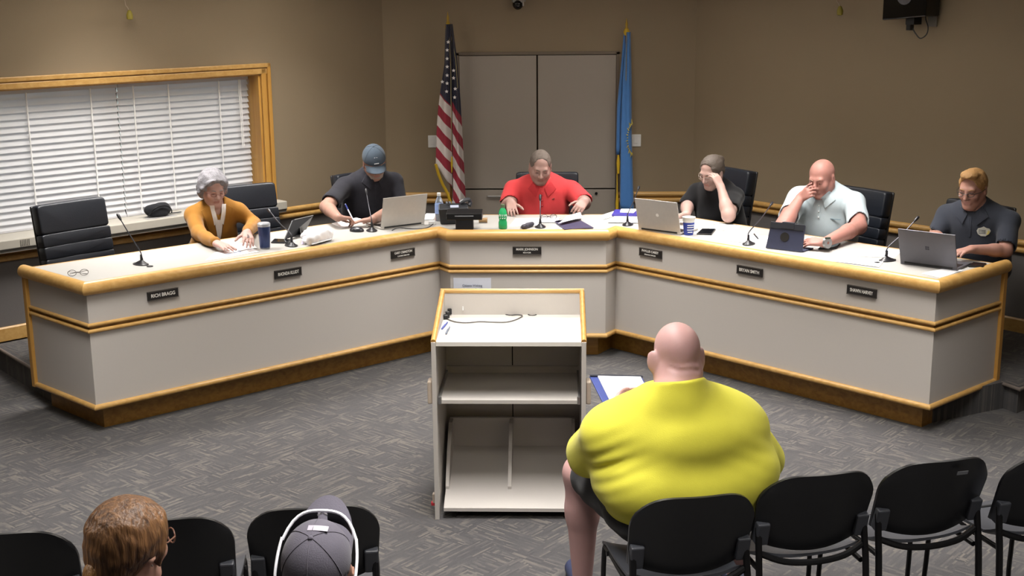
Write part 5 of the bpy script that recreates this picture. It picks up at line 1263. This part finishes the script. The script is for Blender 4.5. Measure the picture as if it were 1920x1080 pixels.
for a in range(5):
    an = R(-140)+a*R(24); mb.tube([(.0318*cos(an), .0318*sin(an), .092), (.0318*cos(an+.12), .0318*sin(an+.12), .106)], .0032, 5)
for a in range(3):
    an = R(-125)+a*R(30); mb.tube([(.0300*cos(an), .0300*sin(an), .076), (.0305*cos(an+.2), .0305*sin(an+.2), .083)], .0030, 5)
mb.build('label_print', mat('label_white', 'e2eee6', .5), t, smooth=True)
MB().lathe([(.0145, .150), (.0145, .172), (.012, .174)], 16).build('cap', mat('cap_olive', '55674a', .45), t, smooth=True)
# laptops
def laptop(bl_px, br_px, L, lean, label, m, logo=None, depth=.23):
    A = D_(*bl_px, .012); B = D_(*br_px, .012); t = thing('laptop', label, 'laptop', ((A+B)/2).xy.to_3d()+Vector((0, 0, ZD)))
    ux = (B-A).normalized(); W_ = (B-A).length; bk = Vector((-ux.y, ux.x, 0)); bk = bk if bk.y > 0 else -bk
    up = Vector((0, 0, 1))*cos(lean)-bk*sin(lean)
    def q(a, b_, c): return A+ux*a*W_+up*b_*L+up.cross(ux)*c*(-1)
    nrm = ux.cross(up); nrm = nrm if nrm.y < 0 else -nrm
    mb = MB(); o = [A+ux*x*W_+up*z*L for x, z in ((0, 0), (1, 0), (1, 1), (0, 1))]; mb.hull8([p-nrm*.006 for p in o], o); lid = mb.build('lid', m, t, world=True, bevel=.003)
    mb = MB(); o = [A+ux*x*W_+up*z*L-nrm*.0065 for x, z in ((.03, .06), (.97, .06), (.97, .96), (.03, .96))]; mb.hull8([p-nrm*.0008 for p in o], o); mb.build('screen', mat('screen_dark', '20242c', .15), lid, world=True)
    A0 = Vector((A.x, A.y, ZD+.001)); mb = MB(); o = [A0+ux*x*W_+bk*y*depth for x, y in ((0, 0), (1, 0), (1, 1), (0, 1))]; mb.hull8(o, [p+Vector((0, 0, .013)) for p in o]); bs = mb.build('base', m, t, world=True, bevel=.003)
    mb = MB(); o = [A0+ux*x*W_+bk*y*depth+Vector((0, 0, .0135)) for x, y in ((.05, .12), (.95, .12), (.95, .6), (.05, .6))]; mb.hull8(o, [p+Vector((0, 0, .001)) for p in o]); mb.build('keyboard', BLACKP, bs, world=True)
    mb = MB(); mb.tube([A+ux*.08*W_+Vector((0, 0, .002)), B-ux*.08*W_+Vector((0, 0, .002))], .006, 8); mb.build('hinge', BLACKM, t, world=True, smooth=True)
    c = A+ux*.5*W_+up*.52*L+nrm*.0004
    if logo == 'apple-like':
        mb = MB(); mb.add([c+ux*.012*cos(2*pi*k/16)*(1-.15*sin(2*pi*k/16))+up*.012*sin(2*pi*k/16) for k in range(16)], [tuple(range(16))]); mb.build('lid_mark', mat('lid_mark', 'e9e7e2', .3), lid, world=True)
    if logo == 'squares':
        mb = MB()
        for x in (-1, 1):
            for z in (-1, 1):
                o = [c+ux*(x*.0062+a*.0055)+up*(z*.0062+b_*.0055) for a, b_ in ((-1, -1), (1, -1), (1, 1), (-1, 1))]; mb.add(o, [(0, 1, 2, 3)])
        mb.build('lid_mark', mat('lid_mark_dark', '33323a', .25, metal=.5), lid, world=True)
    return t
SILV = mat('laptop_silver', 'bdb9b4', .38, metal=.25); GREYL = mat('laptop_grey', '57565c', .4, metal=.3)
laptop((714, 428), (796, 418), .225, R(14), 'silver laptop beside the computer mouse and microphone', SILV)
laptop((1197, 428), (1276, 438), .225, R(14), 'silver laptop with a small round mark beside the paper cup', SILV, 'apple-like')
laptop((1688, 491), (1795, 505), .225, R(18), 'dark grey laptop with a four-square mark at the desk end', GREYL, 'squares')
# dark tablet leaning, tablet in blue case
t = thing('tablet', 'dark tablet propped up beside the paper bundle', 'tablet', D_(556, 440))
a = D_(534, 450, .012); b_ = D_(573, 434, .012); P = [a, b_, Vector(seat_on(588, 404, .40, 'L')), Vector(seat_on(549, 413, .36, 'L'))]; n2 = (b_-a).cross(P[3]-a).normalized(); n2 = n2 if n2.y < 0 else -n2
mb = MB(); mb.hull8([p-n2*.010 for p in P], P); mb.build('body', mat('tablet_black', '24262b', .3), t, world=True, bevel=.004)
mb = MB(); mb.tube([P[3].lerp(P[2], .1)-n2*.004, P[2]-n2*.004], .003, 6); mb.build('edge_trim', STEEL, t, world=True); c = (a+b_)/2
mb = MB(); mb.hull8([c+Vector((-.03, .0, -.012)), c+Vector((.05, .03, -.012)), c+Vector((.03, .09, -.012)), c+Vector((-.05, .06, -.012))], [c+Vector((-.02, .01, .0)), c+Vector((.03, .03, .0)), P[2].lerp(P[0], .55)+Vector((.01, .02, 0)), P[3].lerp(P[1], .55)+Vector((-.01, .02, 0))]); mb.build('stand', BLACKP, t, world=True)
t = thing('tablet_case', 'navy tablet case propped up with a round cut-out', 'tablet', D_(1470, 462))
a = D_(1435, 465, .004); b_ = D_(1503, 473, .004); ux = (b_-a); bk = Vector((.699, .715, 0)); tp = Vector((0, 0, .165))+bk*.03
P = [a, b_, b_+tp-ux*.02, a+tp+ux*.06]; n2 = -bk
CASE = mat('case_navy', '2b3048', .6)
mb = MB(); mb.hull8([p+bk*.012 for p in P], P); mb.build('cover', CASE, t, world=True, bevel=.003)
c = P[0].lerp(P[2], .50)+n2*.001; mb = MB(); ud = ux.normalized(); vd = tp.normalized(); mb.add([c+ud*.030*cos(2*pi*k/20)+vd*.030*sin(2*pi*k/20) for k in range(20)]+[c+n2*.002+ud*.030*cos(2*pi*k/20)+vd*.030*sin(2*pi*k/20) for k in range(20)], [tuple(range(20)), tuple(range(20, 40))[::-1]]+[(k, (k+1) % 20, 20+(k+1) % 20, 20+k) for k in range(20)]); mb.build('cut_out', DARK, t, world=True)
mb = MB(); q = [P[3]-vd*.035+n2*.006, P[2]-vd*.035+n2*.006, P[2]+n2*.006+vd*.006, P[3]+n2*.006+vd*.006]; mb.hull8([p+bk*.008 for p in q], q); mb.build('folded_edge', mat('case_black', '1d2028', .55), t, world=True, bevel=.002)
mb = MB(); q = [P[3].lerp(P[2], .33)+n2*.009-vd*.03, P[3].lerp(P[2], .72)+n2*.009-vd*.03, P[3].lerp(P[2], .70)+n2*.009+vd*.012, P[3].lerp(P[2], .35)+n2*.009+vd*.012]; mb.hull8([p+bk*.02 for p in q], q); mb.build('camera_flap', MATS['case_black'], t, world=True, bevel=.002)
mb = MB(); q = [a+bk*.02, b_+bk*.02, b_+bk*.15-ux*.04, a+bk*.15+ux*.04]; mb.hull8([Vector((p.x, p.y, ZD+.001)) for p in q], [Vector((p.x, p.y, ZD+.009)) for p in q]); mb.build('case_foot', CASE, t, world=True)
# phones
def phone(pxs, label):
    P = [D_(x, y, .001) for x, y in pxs]; c = sum(P, Vector())/4; t = thing('phone', label, 'phone', (c.x, c.y, ZD)); mb = MB(); mb.hull8(P, [p+Vector((0, 0, .009)) for p in P]); mb.build('case', BLACKP, t, world=True, bevel=.003)
    Q = [c+(p-c)*.9+Vector((0, 0, .0102)) for p in P]; mb = MB(); mb.hull8(Q, [p+Vector((0, 0, .0006)) for p in Q]); mb.build('glass', mat('phone_glass', '101216', .08), t, world=True)
phone([(1306, 440), (1316, 431), (1342, 431), (1334, 441)], 'black phone lying beside the paper cup')
phone([(1534, 468), (1543, 459), (1576, 458), (1569, 467)], 'black phone beside the arm with the wristwatch')
phone([(1815, 501), (1824, 494), (1850, 496), (1843, 502)], 'black phone behind the dark grey laptop')
phone([(508, 456), (514, 450), (545, 451), (540, 457)], 'black phone beside the navy tumbler')
# mouse
t = thing('computer_mouse', 'black computer mouse beside the silver laptop', 'mouse', D_(669, 432)); s = Sdf(); s.ell(D_(669, 432, .008), (.034, .055, .026), np.array(Matrix.Rotation(R(70), 3, 'Z')), .01); s.pln((0, 0, ZD+.001), (0, 0, -1), .003); sdf_obj('shell', s, .004, mat('mouse_black', '1c1e26', .3), t)
q = D_(665, 430, .034); MB().tube([q, q+Vector((-.02, -.006, -.002))], .004, 8).build('wheel', BLACKM, t, world=True)
# glasses lying on the desk
def spec(c, a, label, s=1.):
    t = thing('eyeglasses', label, 'glasses', c, a); g = MB()
    for x in (-1, 1): g.tube([(x*.034+.024*cos(k*pi/6), 0, .022+.018*sin(k*pi/6)) for k in range(12)], .0018, 6, closed=True); 
    g.tube([(-.010, 0, .026), (.010, 0, .026)], .0018, 6); g.build('rims', GFR, t, smooth=True)
    for x in (-1, 1): MB().tube([(x*.058, 0, .028), (x*.056, .03, .026), (-x*.03, .05+.012*x, .008), (-x*.05, .055+.012*x, .004)], .0018, 6).build('temple', GFR, t, smooth=True)
spec(D_(147, 518), R(20), 'black eyeglasses lying by the end of the desk')
spec(D_(1029, 412), R(10), 'thin eyeglasses lying beside the middle microphone')
# pouch with keys
t = thing('key_pouch', 'small dark pouch lying beside the middle microphone', 'pouch', D_(988, 430)); s = Sdf(); s.cap(D_(982, 425, .018), D_(998, 420, .018), .020, .016, .01); s.disp = folds(.002, 3, 120); s.pln((0, 0, ZD+.001), (0, 0, -1), .003); sdf_obj('pouch', s, .004, mat('pouch_dark', '3a3842', .6), t)
MB().tube([D_(979, 427, .012)+Vector((.012*cos(k*pi/5), 0, .010*sin(k*pi/5))) for k in range(10)], .002, 6, closed=True).build('ring', STEEL, t, world=True)
# small pen, white box, gavel block
A_ = D_(1414, 439, .006); B_ = D_(1422, 448, .006); t = thing('pen', 'short dark pen lying on the sheet beside the blue tablet case', 'pen', A_); MB().tube([A_, A_+(B_-A_)*.9, B_], [.005, .005, .0015], 8).build('barrel', BLACKP, t, world=True, smooth=True); MB().tube([A_+Vector((0, 0, .006)), A_.lerp(B_, .4)+Vector((0, 0, .006))], .0014, 5).build('clip', STEEL, t, world=True)
t = thing('charger_plug', 'small white charger block with a cable beside the water bottle', 'charger', D_(810, 421)); MB().box((0, 0, .014), (.045, .03, .026)).build('block', WHITEP, t, bevel=.004); MB().tube(spline([D_(812, 420, .01), D_(800, 427, .004), D_(775, 429, .004), D_(748, 427, .004), D_(735, 432, .004)], 6), .003, 6).build('cable', mat('cable_dark', '3a3a40', .5), t, world=True, smooth=True)
t = thing('gavel', 'small wooden gavel head lying beside the black display', 'gavel', D_(906, 418)); MB().lathe([(.018, -.03), (.020, -.026), (.016, -.02), (.017, .02), (.020, .026), (.018, .03)], 16, (0, 0, .021), Matrix.Rotation(R(90), 4, 'Y')).build('head', mat('gavel_wood', '9a7a52', .4, var=.2), t, smooth=True); MB().tube([(0, .0, .021), (-.03, .12, .012)], .006, 8).build('handle', MATS['gavel_wood'], t, smooth=True)
# desk phone and small black display
t = thing('desk_phone', 'black desk telephone with a curled handset on a tilted stand', 'telephone', D_(852, 420), R(8))
mb = MB(); mb.hull8([(-.10, -.02, .004), (.10, -.02, .004), (.10, .11, .004), (-.10, .11, .004)], [(-.115, -.055, .115), (.10, -.045, .120), (.095, .01, .150), (-.11, .01, .150)]); mb.build('body', mat('phone_body', '14161b', .45), t, bevel=.006)
MB().box((-.0, -.045, .135), (.06, .006, .018), Matrix.Rotation(R(-25), 3, 'X')).build('display_strip', mat('phone_strip', 'a5adc4', .3), t)
MB().tube(spline([(.045, .0, .150), (.075, .005, .168), (.105, .01, .172), (.118, .012, .150), (.108, .0, .130)], 5), .015, 8).build('handset', mat('handset_grey', '2c2e34', .35), t, smooth=True)
mb = MB()
for i in range(4):
    for j in range(3): mb.box((-.05+j*.022, .012+i*.02-.02, .1535-.0*i), (.014, .010, .004))
mb.build('keys', mat('key_grey', '6a6d74', .5), t)
t = thing('display_stand', 'low black display on a square foot in front of the desk phone', 'display', D_(871, 431), 0.)
MB().box((0, .02, .045), (.125, .05, .088)).build('foot', BLACKP, t, bevel=.005)
mb = MB(); mb.hull8([(-.125, -.01, .070), (.125, -.01, .070), (.125, .09, .078), (-.125, .09, .078)], [(-.125, -.018, .118), (.125, -.018, .118), (.125, .085, .135), (-.125, .085, .135)]); mb.build('screen_back', mat('display_black', '121214', .35), t, bevel=.005)
MB().box((0, -.017, .100), (.13, .004, .006)).build('grey_stripe', mat('stripe_grey', '8c8d92', .4), t)
# bag and strap on the window ledge
q = Vector(atplane(297, 400, wp(0, .03, 0), nWL.to_3d())); aw = math.atan2(-dWL.y, -dWL.x)
t = thing('pouch_bag', 'small black fabric bag with a strap on the window ledge', 'bag', (q.x, q.y, .905), aw); Ms = XF[t.name]
s = Sdf(); s.ell((0, 0, .045), (.105, .055, .055), None, .02); s.cap((-.07, 0, .06), (.06, 0, .072), .035, .03, .02); s.disp = folds(.004, 6, 60); s.pln((0, 0, .005), (0, 0, -1), .003)
o = sdf_obj('bag', s, .006, cloth('bag_black', '26272b'), t, world=False)
MB().tube(spline([(-.10, -.02, .012), (-.06, -.06, .075), (.0, -.062, .088), (.05, -.06, .08), (.085, -.045, .05), (.10, -.02, .02)], 5), .005, 6).build('zip_seam', BLACKP, t, smooth=True)
MB().slab(lambda u, v: (.09+.10*u, -.01+.022*v+.004*sin(6*u), .010), 6, 1, (0, 0, .004)).build('strap', cloth('strap_black', '1d1d20'), t)
t = thing('ledge_papers', 'thin grey leaflet under the black bag on the window ledge', 'paper', (q.x-.02, q.y, .905), aw); MB().slab(lambda u, v: (-.11+.24*u, -.09+.09*v, .0005+.001*sin(7*u)), 6, 2, (0, 0, .0012)).build('leaflet', mat('leaflet_grey', '9c9a98', .6), t)

# ------------------------------------------------------------------ flags
GOLD = mat('gold_trim', 'a8892c', .45, metal=.2); POLE = mat('pole_wood', '5a3a1c', .35)
def uvmat(name, build):
    m, nt, b_ = newmat(name); uv = nt.nodes.new('ShaderNodeUVMap'); sep = nt.nodes.new('ShaderNodeSeparateXYZ'); nt.links.new(uv.outputs[0], sep.inputs[0]); build(nt, sep, b_); b_.inputs['Roughness'].default_value = .7; b_.inputs['Sheen Weight'].default_value = .2; return m
def mathn(nt, op, a, b_=None):
    n = nt.nodes.new('ShaderNodeMath'); n.operation = op
    for i, v in enumerate((a, b_)):
        if v is None: continue
        if isinstance(v, (int, float)): n.inputs[i].default_value = v
        else: nt.links.new(v, n.inputs[i])
    return n.outputs[0]
def stripes(nt, sep, b_):
    # V = distance along the hoist measured across the stripes, metres
    k = mathn(nt, 'MODULO', mathn(nt, 'ADD', mathn(nt, 'DIVIDE', sep.outputs[1], .096), 40), 2.)
    red = mathn(nt, 'GREATER_THAN', k, 1.); can = mathn(nt, 'GREATER_THAN', sep.outputs[1], sep.outputs[0])
    mx = nt.nodes.new('ShaderNodeMix'); mx.data_type = 'RGBA'; mx.inputs[6].default_value = (*srgb('c9c2c0'), 1); mx.inputs[7].default_value = (*srgb('8e1f34'), 1); nt.links.new(red, mx.inputs[0])
    m2 = nt.nodes.new('ShaderNodeMix'); m2.data_type = 'RGBA'; m2.inputs[7].default_value = (*srgb('1d2038'), 1); nt.links.new(can, m2.inputs[0]); nt.links.new(mx.outputs[2], m2.inputs[6]); nt.links.new(m2.outputs[2], b_.inputs['Base Color'])
STRP = uvmat('flag_stripes', stripes)
def drape(name, edgeL, edgeR, base, yfn, nu, nvv, mt, parent, uvfn, th=.004):
    # edges: lists of (z, x); surface between them
    def ev(E, z): zs = [e[0] for e in E][::-1]; xs = [e[1] for e in E][::-1]; return float(np.interp(z, zs, xs))
    z0 = edgeL[0][0]; 
    mb = MB(); pts = []; uvs = []
    for j in range(nvv+1):
        row = []
        for i in range(nu+1):
            u = i/nu; zb = edgeL[-1][0]+(edgeR[-1][0]-edgeL[-1][0])*u; z = z0+(zb-z0)*j/nvv; x = ev(edgeL, z)+(ev(edgeR, z)-ev(edgeL, z))*u; row.append((x, yfn(x, z, u), z)); uvs.append(uvfn(x, z, u))
        pts += row
    W = nu+1; fs = [(j*W+i, j*W+i+1, (j+1)*W+i+1, (j+1)*W+i) for j in range(nvv) for i in range(nu)]
    me = bpy.data.meshes.new(name); me.from_pydata(pts, [], fs); me.materials.append(mt); l = me.uv_layers.new(name='UVMap')
    for lp_ in me.loops: l.data[lp_.index].uv = uvs[lp_.vertex_index]
    me.polygons.foreach_set('use_smooth', [True]*len(me.polygons)); o = bpy.data.objects.new(name, me); COL.objects.link(o); o.parent = parent
    so = o.modifiers.new('thick', 'SOLIDIFY'); so.thickness = th; so.offset = 0
    return o
YF = 10.93
def fx(px, py): q = aty(px, py, YF); return q
def flag(name, label, poletop, basex):
    P = fx(*poletop); t = thing(name, label, 'flag', (basex, YF, ZP))
    MB().tube([(0, 0, .02), (0, 0, P[2]-ZP-.10)], .011, 10).build('pole', POLE, t, smooth=True)
    MB().lathe([(.13, 0), (.13, .02), (.10, .035), (.03, .05), (.02, .09)], 24).build('stand', GOLD, t, smooth=True)
    zt = P[2]-ZP
    MB().lathe([(.008, zt-.10), (.016, zt-.085), (.008, zt-.07), (.012, zt-.05), (.006, zt-.03), (.002, zt-.0)], 12).build('finial', GOLD, t, smooth=True)
    return t, zt
q = fx(841, 22); fl_, zt = flag('striped_flag', 'draped red, white and blue flag with stars and gold fringe on a pole', (841, 22), float(fx(845, 300)[0]))
bx = fl_.location.x
def lz(px, py): q = fx(px, py); return (float(q[2])-ZP, float(q[0])-bx)
eL = [lz(836, 45), lz(834, 120), lz(827, 165), lz(822, 205), lz(819, 250), lz(818, 306)]; eM = [lz(846, 45), lz(847, 160), lz(848, 250), lz(848, 350)]
sl = 1.15
def uvA(x, z, u): return (zc+0.0, z+sl*x)
zc = lz(822, 170)[0]+sl*lz(822, 170)[1]
drape('canton_side', eL, eM, 0, lambda x, z, u: -.035-.030*sin(pi*u)-.012*sin(9*u+z*2), 14, 40, STRP, fl_, uvA)
eM2 = [lz(846, 45), lz(847, 160), lz(848, 250), lz(849, 384)]; eR = [lz(848, 45), lz(856, 110), lz(863, 190), lz(868, 280), lz(873, 386)]
drape('fly_side', eM2, eR, 0, lambda x, z, u: .005-.03*sin(pi*u*1.3)-.014*sin(11*u+z), 12, 40, STRP, fl_, lambda x, z, u: (zc+.06, z+1.9*x))
mb = MB(); pts = [lz(818, 306), lz(823, 325), lz(831, 345), lz(840, 362), lz(847, 386)]; mb.tube([(x-.0, -.05+.008*k, z) for k, (z, x) in enumerate(pts)], .013, 6); mb.build('fringe', mat('fringe_gold', 'c2a022', .6), fl_, smooth=True)
mb = MB(); mb.tube([(lz(848, y)[1], -.05, lz(848, y)[0]) for y in (292, 305, 322)], [.004, .010, .004], 6); mb.build('tassel', MATS['fringe_gold'], fl_, smooth=True)
mb = MB(); mb.lathe([(.02, zt-.16), (.028, zt-.12), (.014, zt-.09)], 12); mb.build('top_cord', MATS['fringe_gold'], fl_, smooth=True)
mb = MB(); mb.tube([(.008, -.045, zt-.13), (lz(846, 120)[1], -.06, lz(846, 120)[0]), (lz(848, 280)[1], -.06, lz(848, 280)[0])], .003, 6); mb.tube([(.012, -.01, zt-.13), (lz(855, 112)[1], -.03, lz(855, 112)[0]), (lz(859, 165)[1], -.03, lz(859, 165)[0])], .003, 6); mb.build('cord', mat('cord_beige', '8f8560', .6), fl_, smooth=True)
STARM = mat('star_white', 'd8d6d8', .6); stm = None
for (px, py) in ((840, 93), (840, 109), (840, 124), (840, 140), (840, 155), (839, 170), (842, 78), (831, 152), (855, 165), (854, 181), (852, 131), (852, 145)):
    z, x = lz(px, py)
    if stm is None:
        mb = MB(); pts = [((.017 if k % 2 == 0 else .0075)*sin(k*pi/5), 0, (.017 if k % 2 == 0 else .0075)*cos(k*pi/5)) for k in range(10)]; mb.add(pts+[(a, -.002, c) for a, b_, c in pts], [tuple(range(10)), tuple(range(10, 20))[::-1]]+[(k, (k+1) % 10, 10+(k+1) % 10, 10+k) for k in range(10)]); o = mb.build('star', STARM, fl_); stm = o
    else: o = stm.copy(); COL.objects.link(o); o.parent = fl_
    o.location = (x, -.085, z)
# light blue flag
f2, zt = flag('blue_flag', 'draped light blue flag with a golden sunburst on a pole', (1177, 34), float(fx(1172, 300)[0])); bx = f2.location.x
BLUE = mat('flag_blue', '3f74b4', .7, var=.1, scale=12, sheen=.2)
eL = [lz(1170, 60), lz(1164, 130), lz(1157, 200), lz(1155, 290)]; eM = [lz(1175, 60), lz(1168, 150), lz(1165, 220), lz(1163, 290)]
drape('inner_fold', eL, eM, 0, lambda x, z, u: .02-.02*sin(pi*u), 6, 24, BLUE, f2, lambda x, z, u: (x, z))
eL = [lz(1174, 60), lz(1167, 150), lz(1164, 240), lz(1162, 390)]; eR = [lz(1182, 60), lz(1184, 150), lz(1184, 250), lz(1188, 395)]
drape('outer_fold', eL, eR, 0, lambda x, z, u: -.03-.03*sin(pi*u)-.010*sin(8*u+1.5*z), 12, 36, BLUE, f2, lambda x, z, u: (x, z))
mb = MB(); n = 18
for k in range(n):
    an = R(100)+R(165)*k/(n-1); c = (lz(1188, 258)[1], lz(1188, 258)[0]); r0, r1 = .085, .115 if k % 2 else .10
    if c[0]+r1*cos(an) > lz(1184, 250)[1]-.003: continue
    mb.tube([(c[0]+r0*cos(an)*.6, -.072, c[1]+r0*1.5*sin(an)), (c[0]+r1*cos(an)*.6, -.072, c[1]+r1*1.5*sin(an))], [.006, .002], 5)
mb.build('sunburst', mat('sun_gold', 'b7a94a', .6), f2, smooth=True)
mb = MB(); mb.tube([(lz(1159, y)[1], -.02, lz(1159, y)[0]) for y in (290, 305, 325)], [.006, .016, .010], 8); mb.tube([(lz(1157, y)[1], -.01, lz(1157, y)[0]) for y in (325, 360, 380, 395)], [.004, .005, .014, .014], 8); mb.build('tassel', MATS['fringe_gold'], f2, smooth=True)
mb = MB(); mb.tube([(lz(1174, 60)[1], -.05, lz(1174, 60)[0]), (lz(1173, 150)[1], -.07, lz(1173, 150)[0])], .003, 6); mb.build('cord', MATS['cord_beige'], f2, smooth=True)
mb = MB(); mb.lathe([(.018, zt-.14), (.026, zt-.11), (.012, zt-.08)], 12); mb.build('top_cord', MATS['fringe_gold'], f2, smooth=True)

# ------------------------------------------------------------------ wall and ceiling fittings
q = aty(972, 8, 11.05); t = thing('security_camera', 'grey dome security camera high on the wall above the cabinet', 'camera', (q[0], 11.15, q[2]))
MB().box((0, -.06, .06), (.09, .12, .10)).build('housing', mat('camera_grey', '8c8a86', .45), t, bevel=.01); MB().ell((-.005, -.09, 0), (.045, .045, .045), 18, 12).build('dome', mat('dome_black', '0b0b0d', .1), t, smooth=True); MB().box((.04, -.10, .03), (.012, .03, .09)).build('side_bracket', mat('camera_pale', 'b5afa8', .45), t, bevel=.003); MB().box((0, -.004, .10), (.12, .008, .16)).build('back_plate', MATS['camera_grey'], t, bevel=.002)
for (px, py, A0, n0, lb) in ((243, 28, CBL, nWL, 'pale hanging cord with a yellow tip above the window'), (1575, 20, CBR, nWR, 'pale hanging cord with a yellow tip beside the black wall unit')):
    n3 = np.array((n0.x, n0.y, 0)); q = atplane(px, py, np.array((*A0, 0))+n3*.12, n3); t = thing('hanging_cord', lb, 'cord', q)
    MB().tube(spline([(0, 0, .01), (-.010, 0, .05), (-.028, 0, .10), (-.03, 0, ZC-q[2])], 5), .004, 6).build('cord', mat('cord_pale', '9a8a78', .7), t, smooth=True)
    MB().lathe([(.008, -.035), (.022, -.03), (.024, .0), (.012, .03), (.005, .035)], 12).build('yellow_tip', mat('tip_yellow', '8a7e2c', .6), t, smooth=True)
n3 = np.array((nWR.x, nWR.y, 0)); q = atplane(1709, 30, np.array((*CBR, 0))+n3*.12, n3); aw = math.atan2(dWR.y, dWR.x)
t = thing('wall_speaker', 'glossy black box on a bracket with a looped cable high on the wall', 'speaker', (q[0], q[1], q[2]), aw)
GLB = mat('gloss_black', '060607', .12)
mb = MB(); mb.hull8([(-.175, -.10, -.03), (.175, -.10, .0), (.175, .08, .0), (-.175, .08, -.03)], [(-.175, -.10, .36), (.175, -.10, .36), (.175, .08, .36), (-.175, .08, .36)]); mb.build('body', GLB, t, bevel=.008)
MB().lathe([(.06, 0), (.06, .006), (.05, .008)], 20, (0, -.10, .14), Matrix.Rotation(R(90), 4, 'X')).build('cone_ring', mat('ring_grey', '5b5b60', .3), t, smooth=True)
MB().box((.02, .0, -.035), (.07, .10, .05)).build('bracket', BLACKM, t, bevel=.004); MB().box((.0, -.01, -.075), (.035, .05, .05)).build('bracket_knuckle', BLACKM, t, bevel=.004)
MB().tube(spline([(.015, 0, -.085), (.04, .0, -.12), (.075, .01, -.155), (.115, .02, -.13), (.12, .03, -.08), (.085, .05, -.02), (.08, .06, .02)], 6), .0045, 6).build('cable', BLACKP, t, smooth=True)
MB().box((.11, .10, -.02), (.07, .01, .11)).build('wall_outlet', mat('outlet_grey', '6f6a62', .5), t)
# sticker on a chair back
o = bpy.data.objects['stacking_chair.002']; MB().box((.055, -.352, .785), (.045, .002, .016), Matrix.Rotation(R(20), 3, 'X')).build('sticker', mat('sticker', '6b6d72', .5), o)
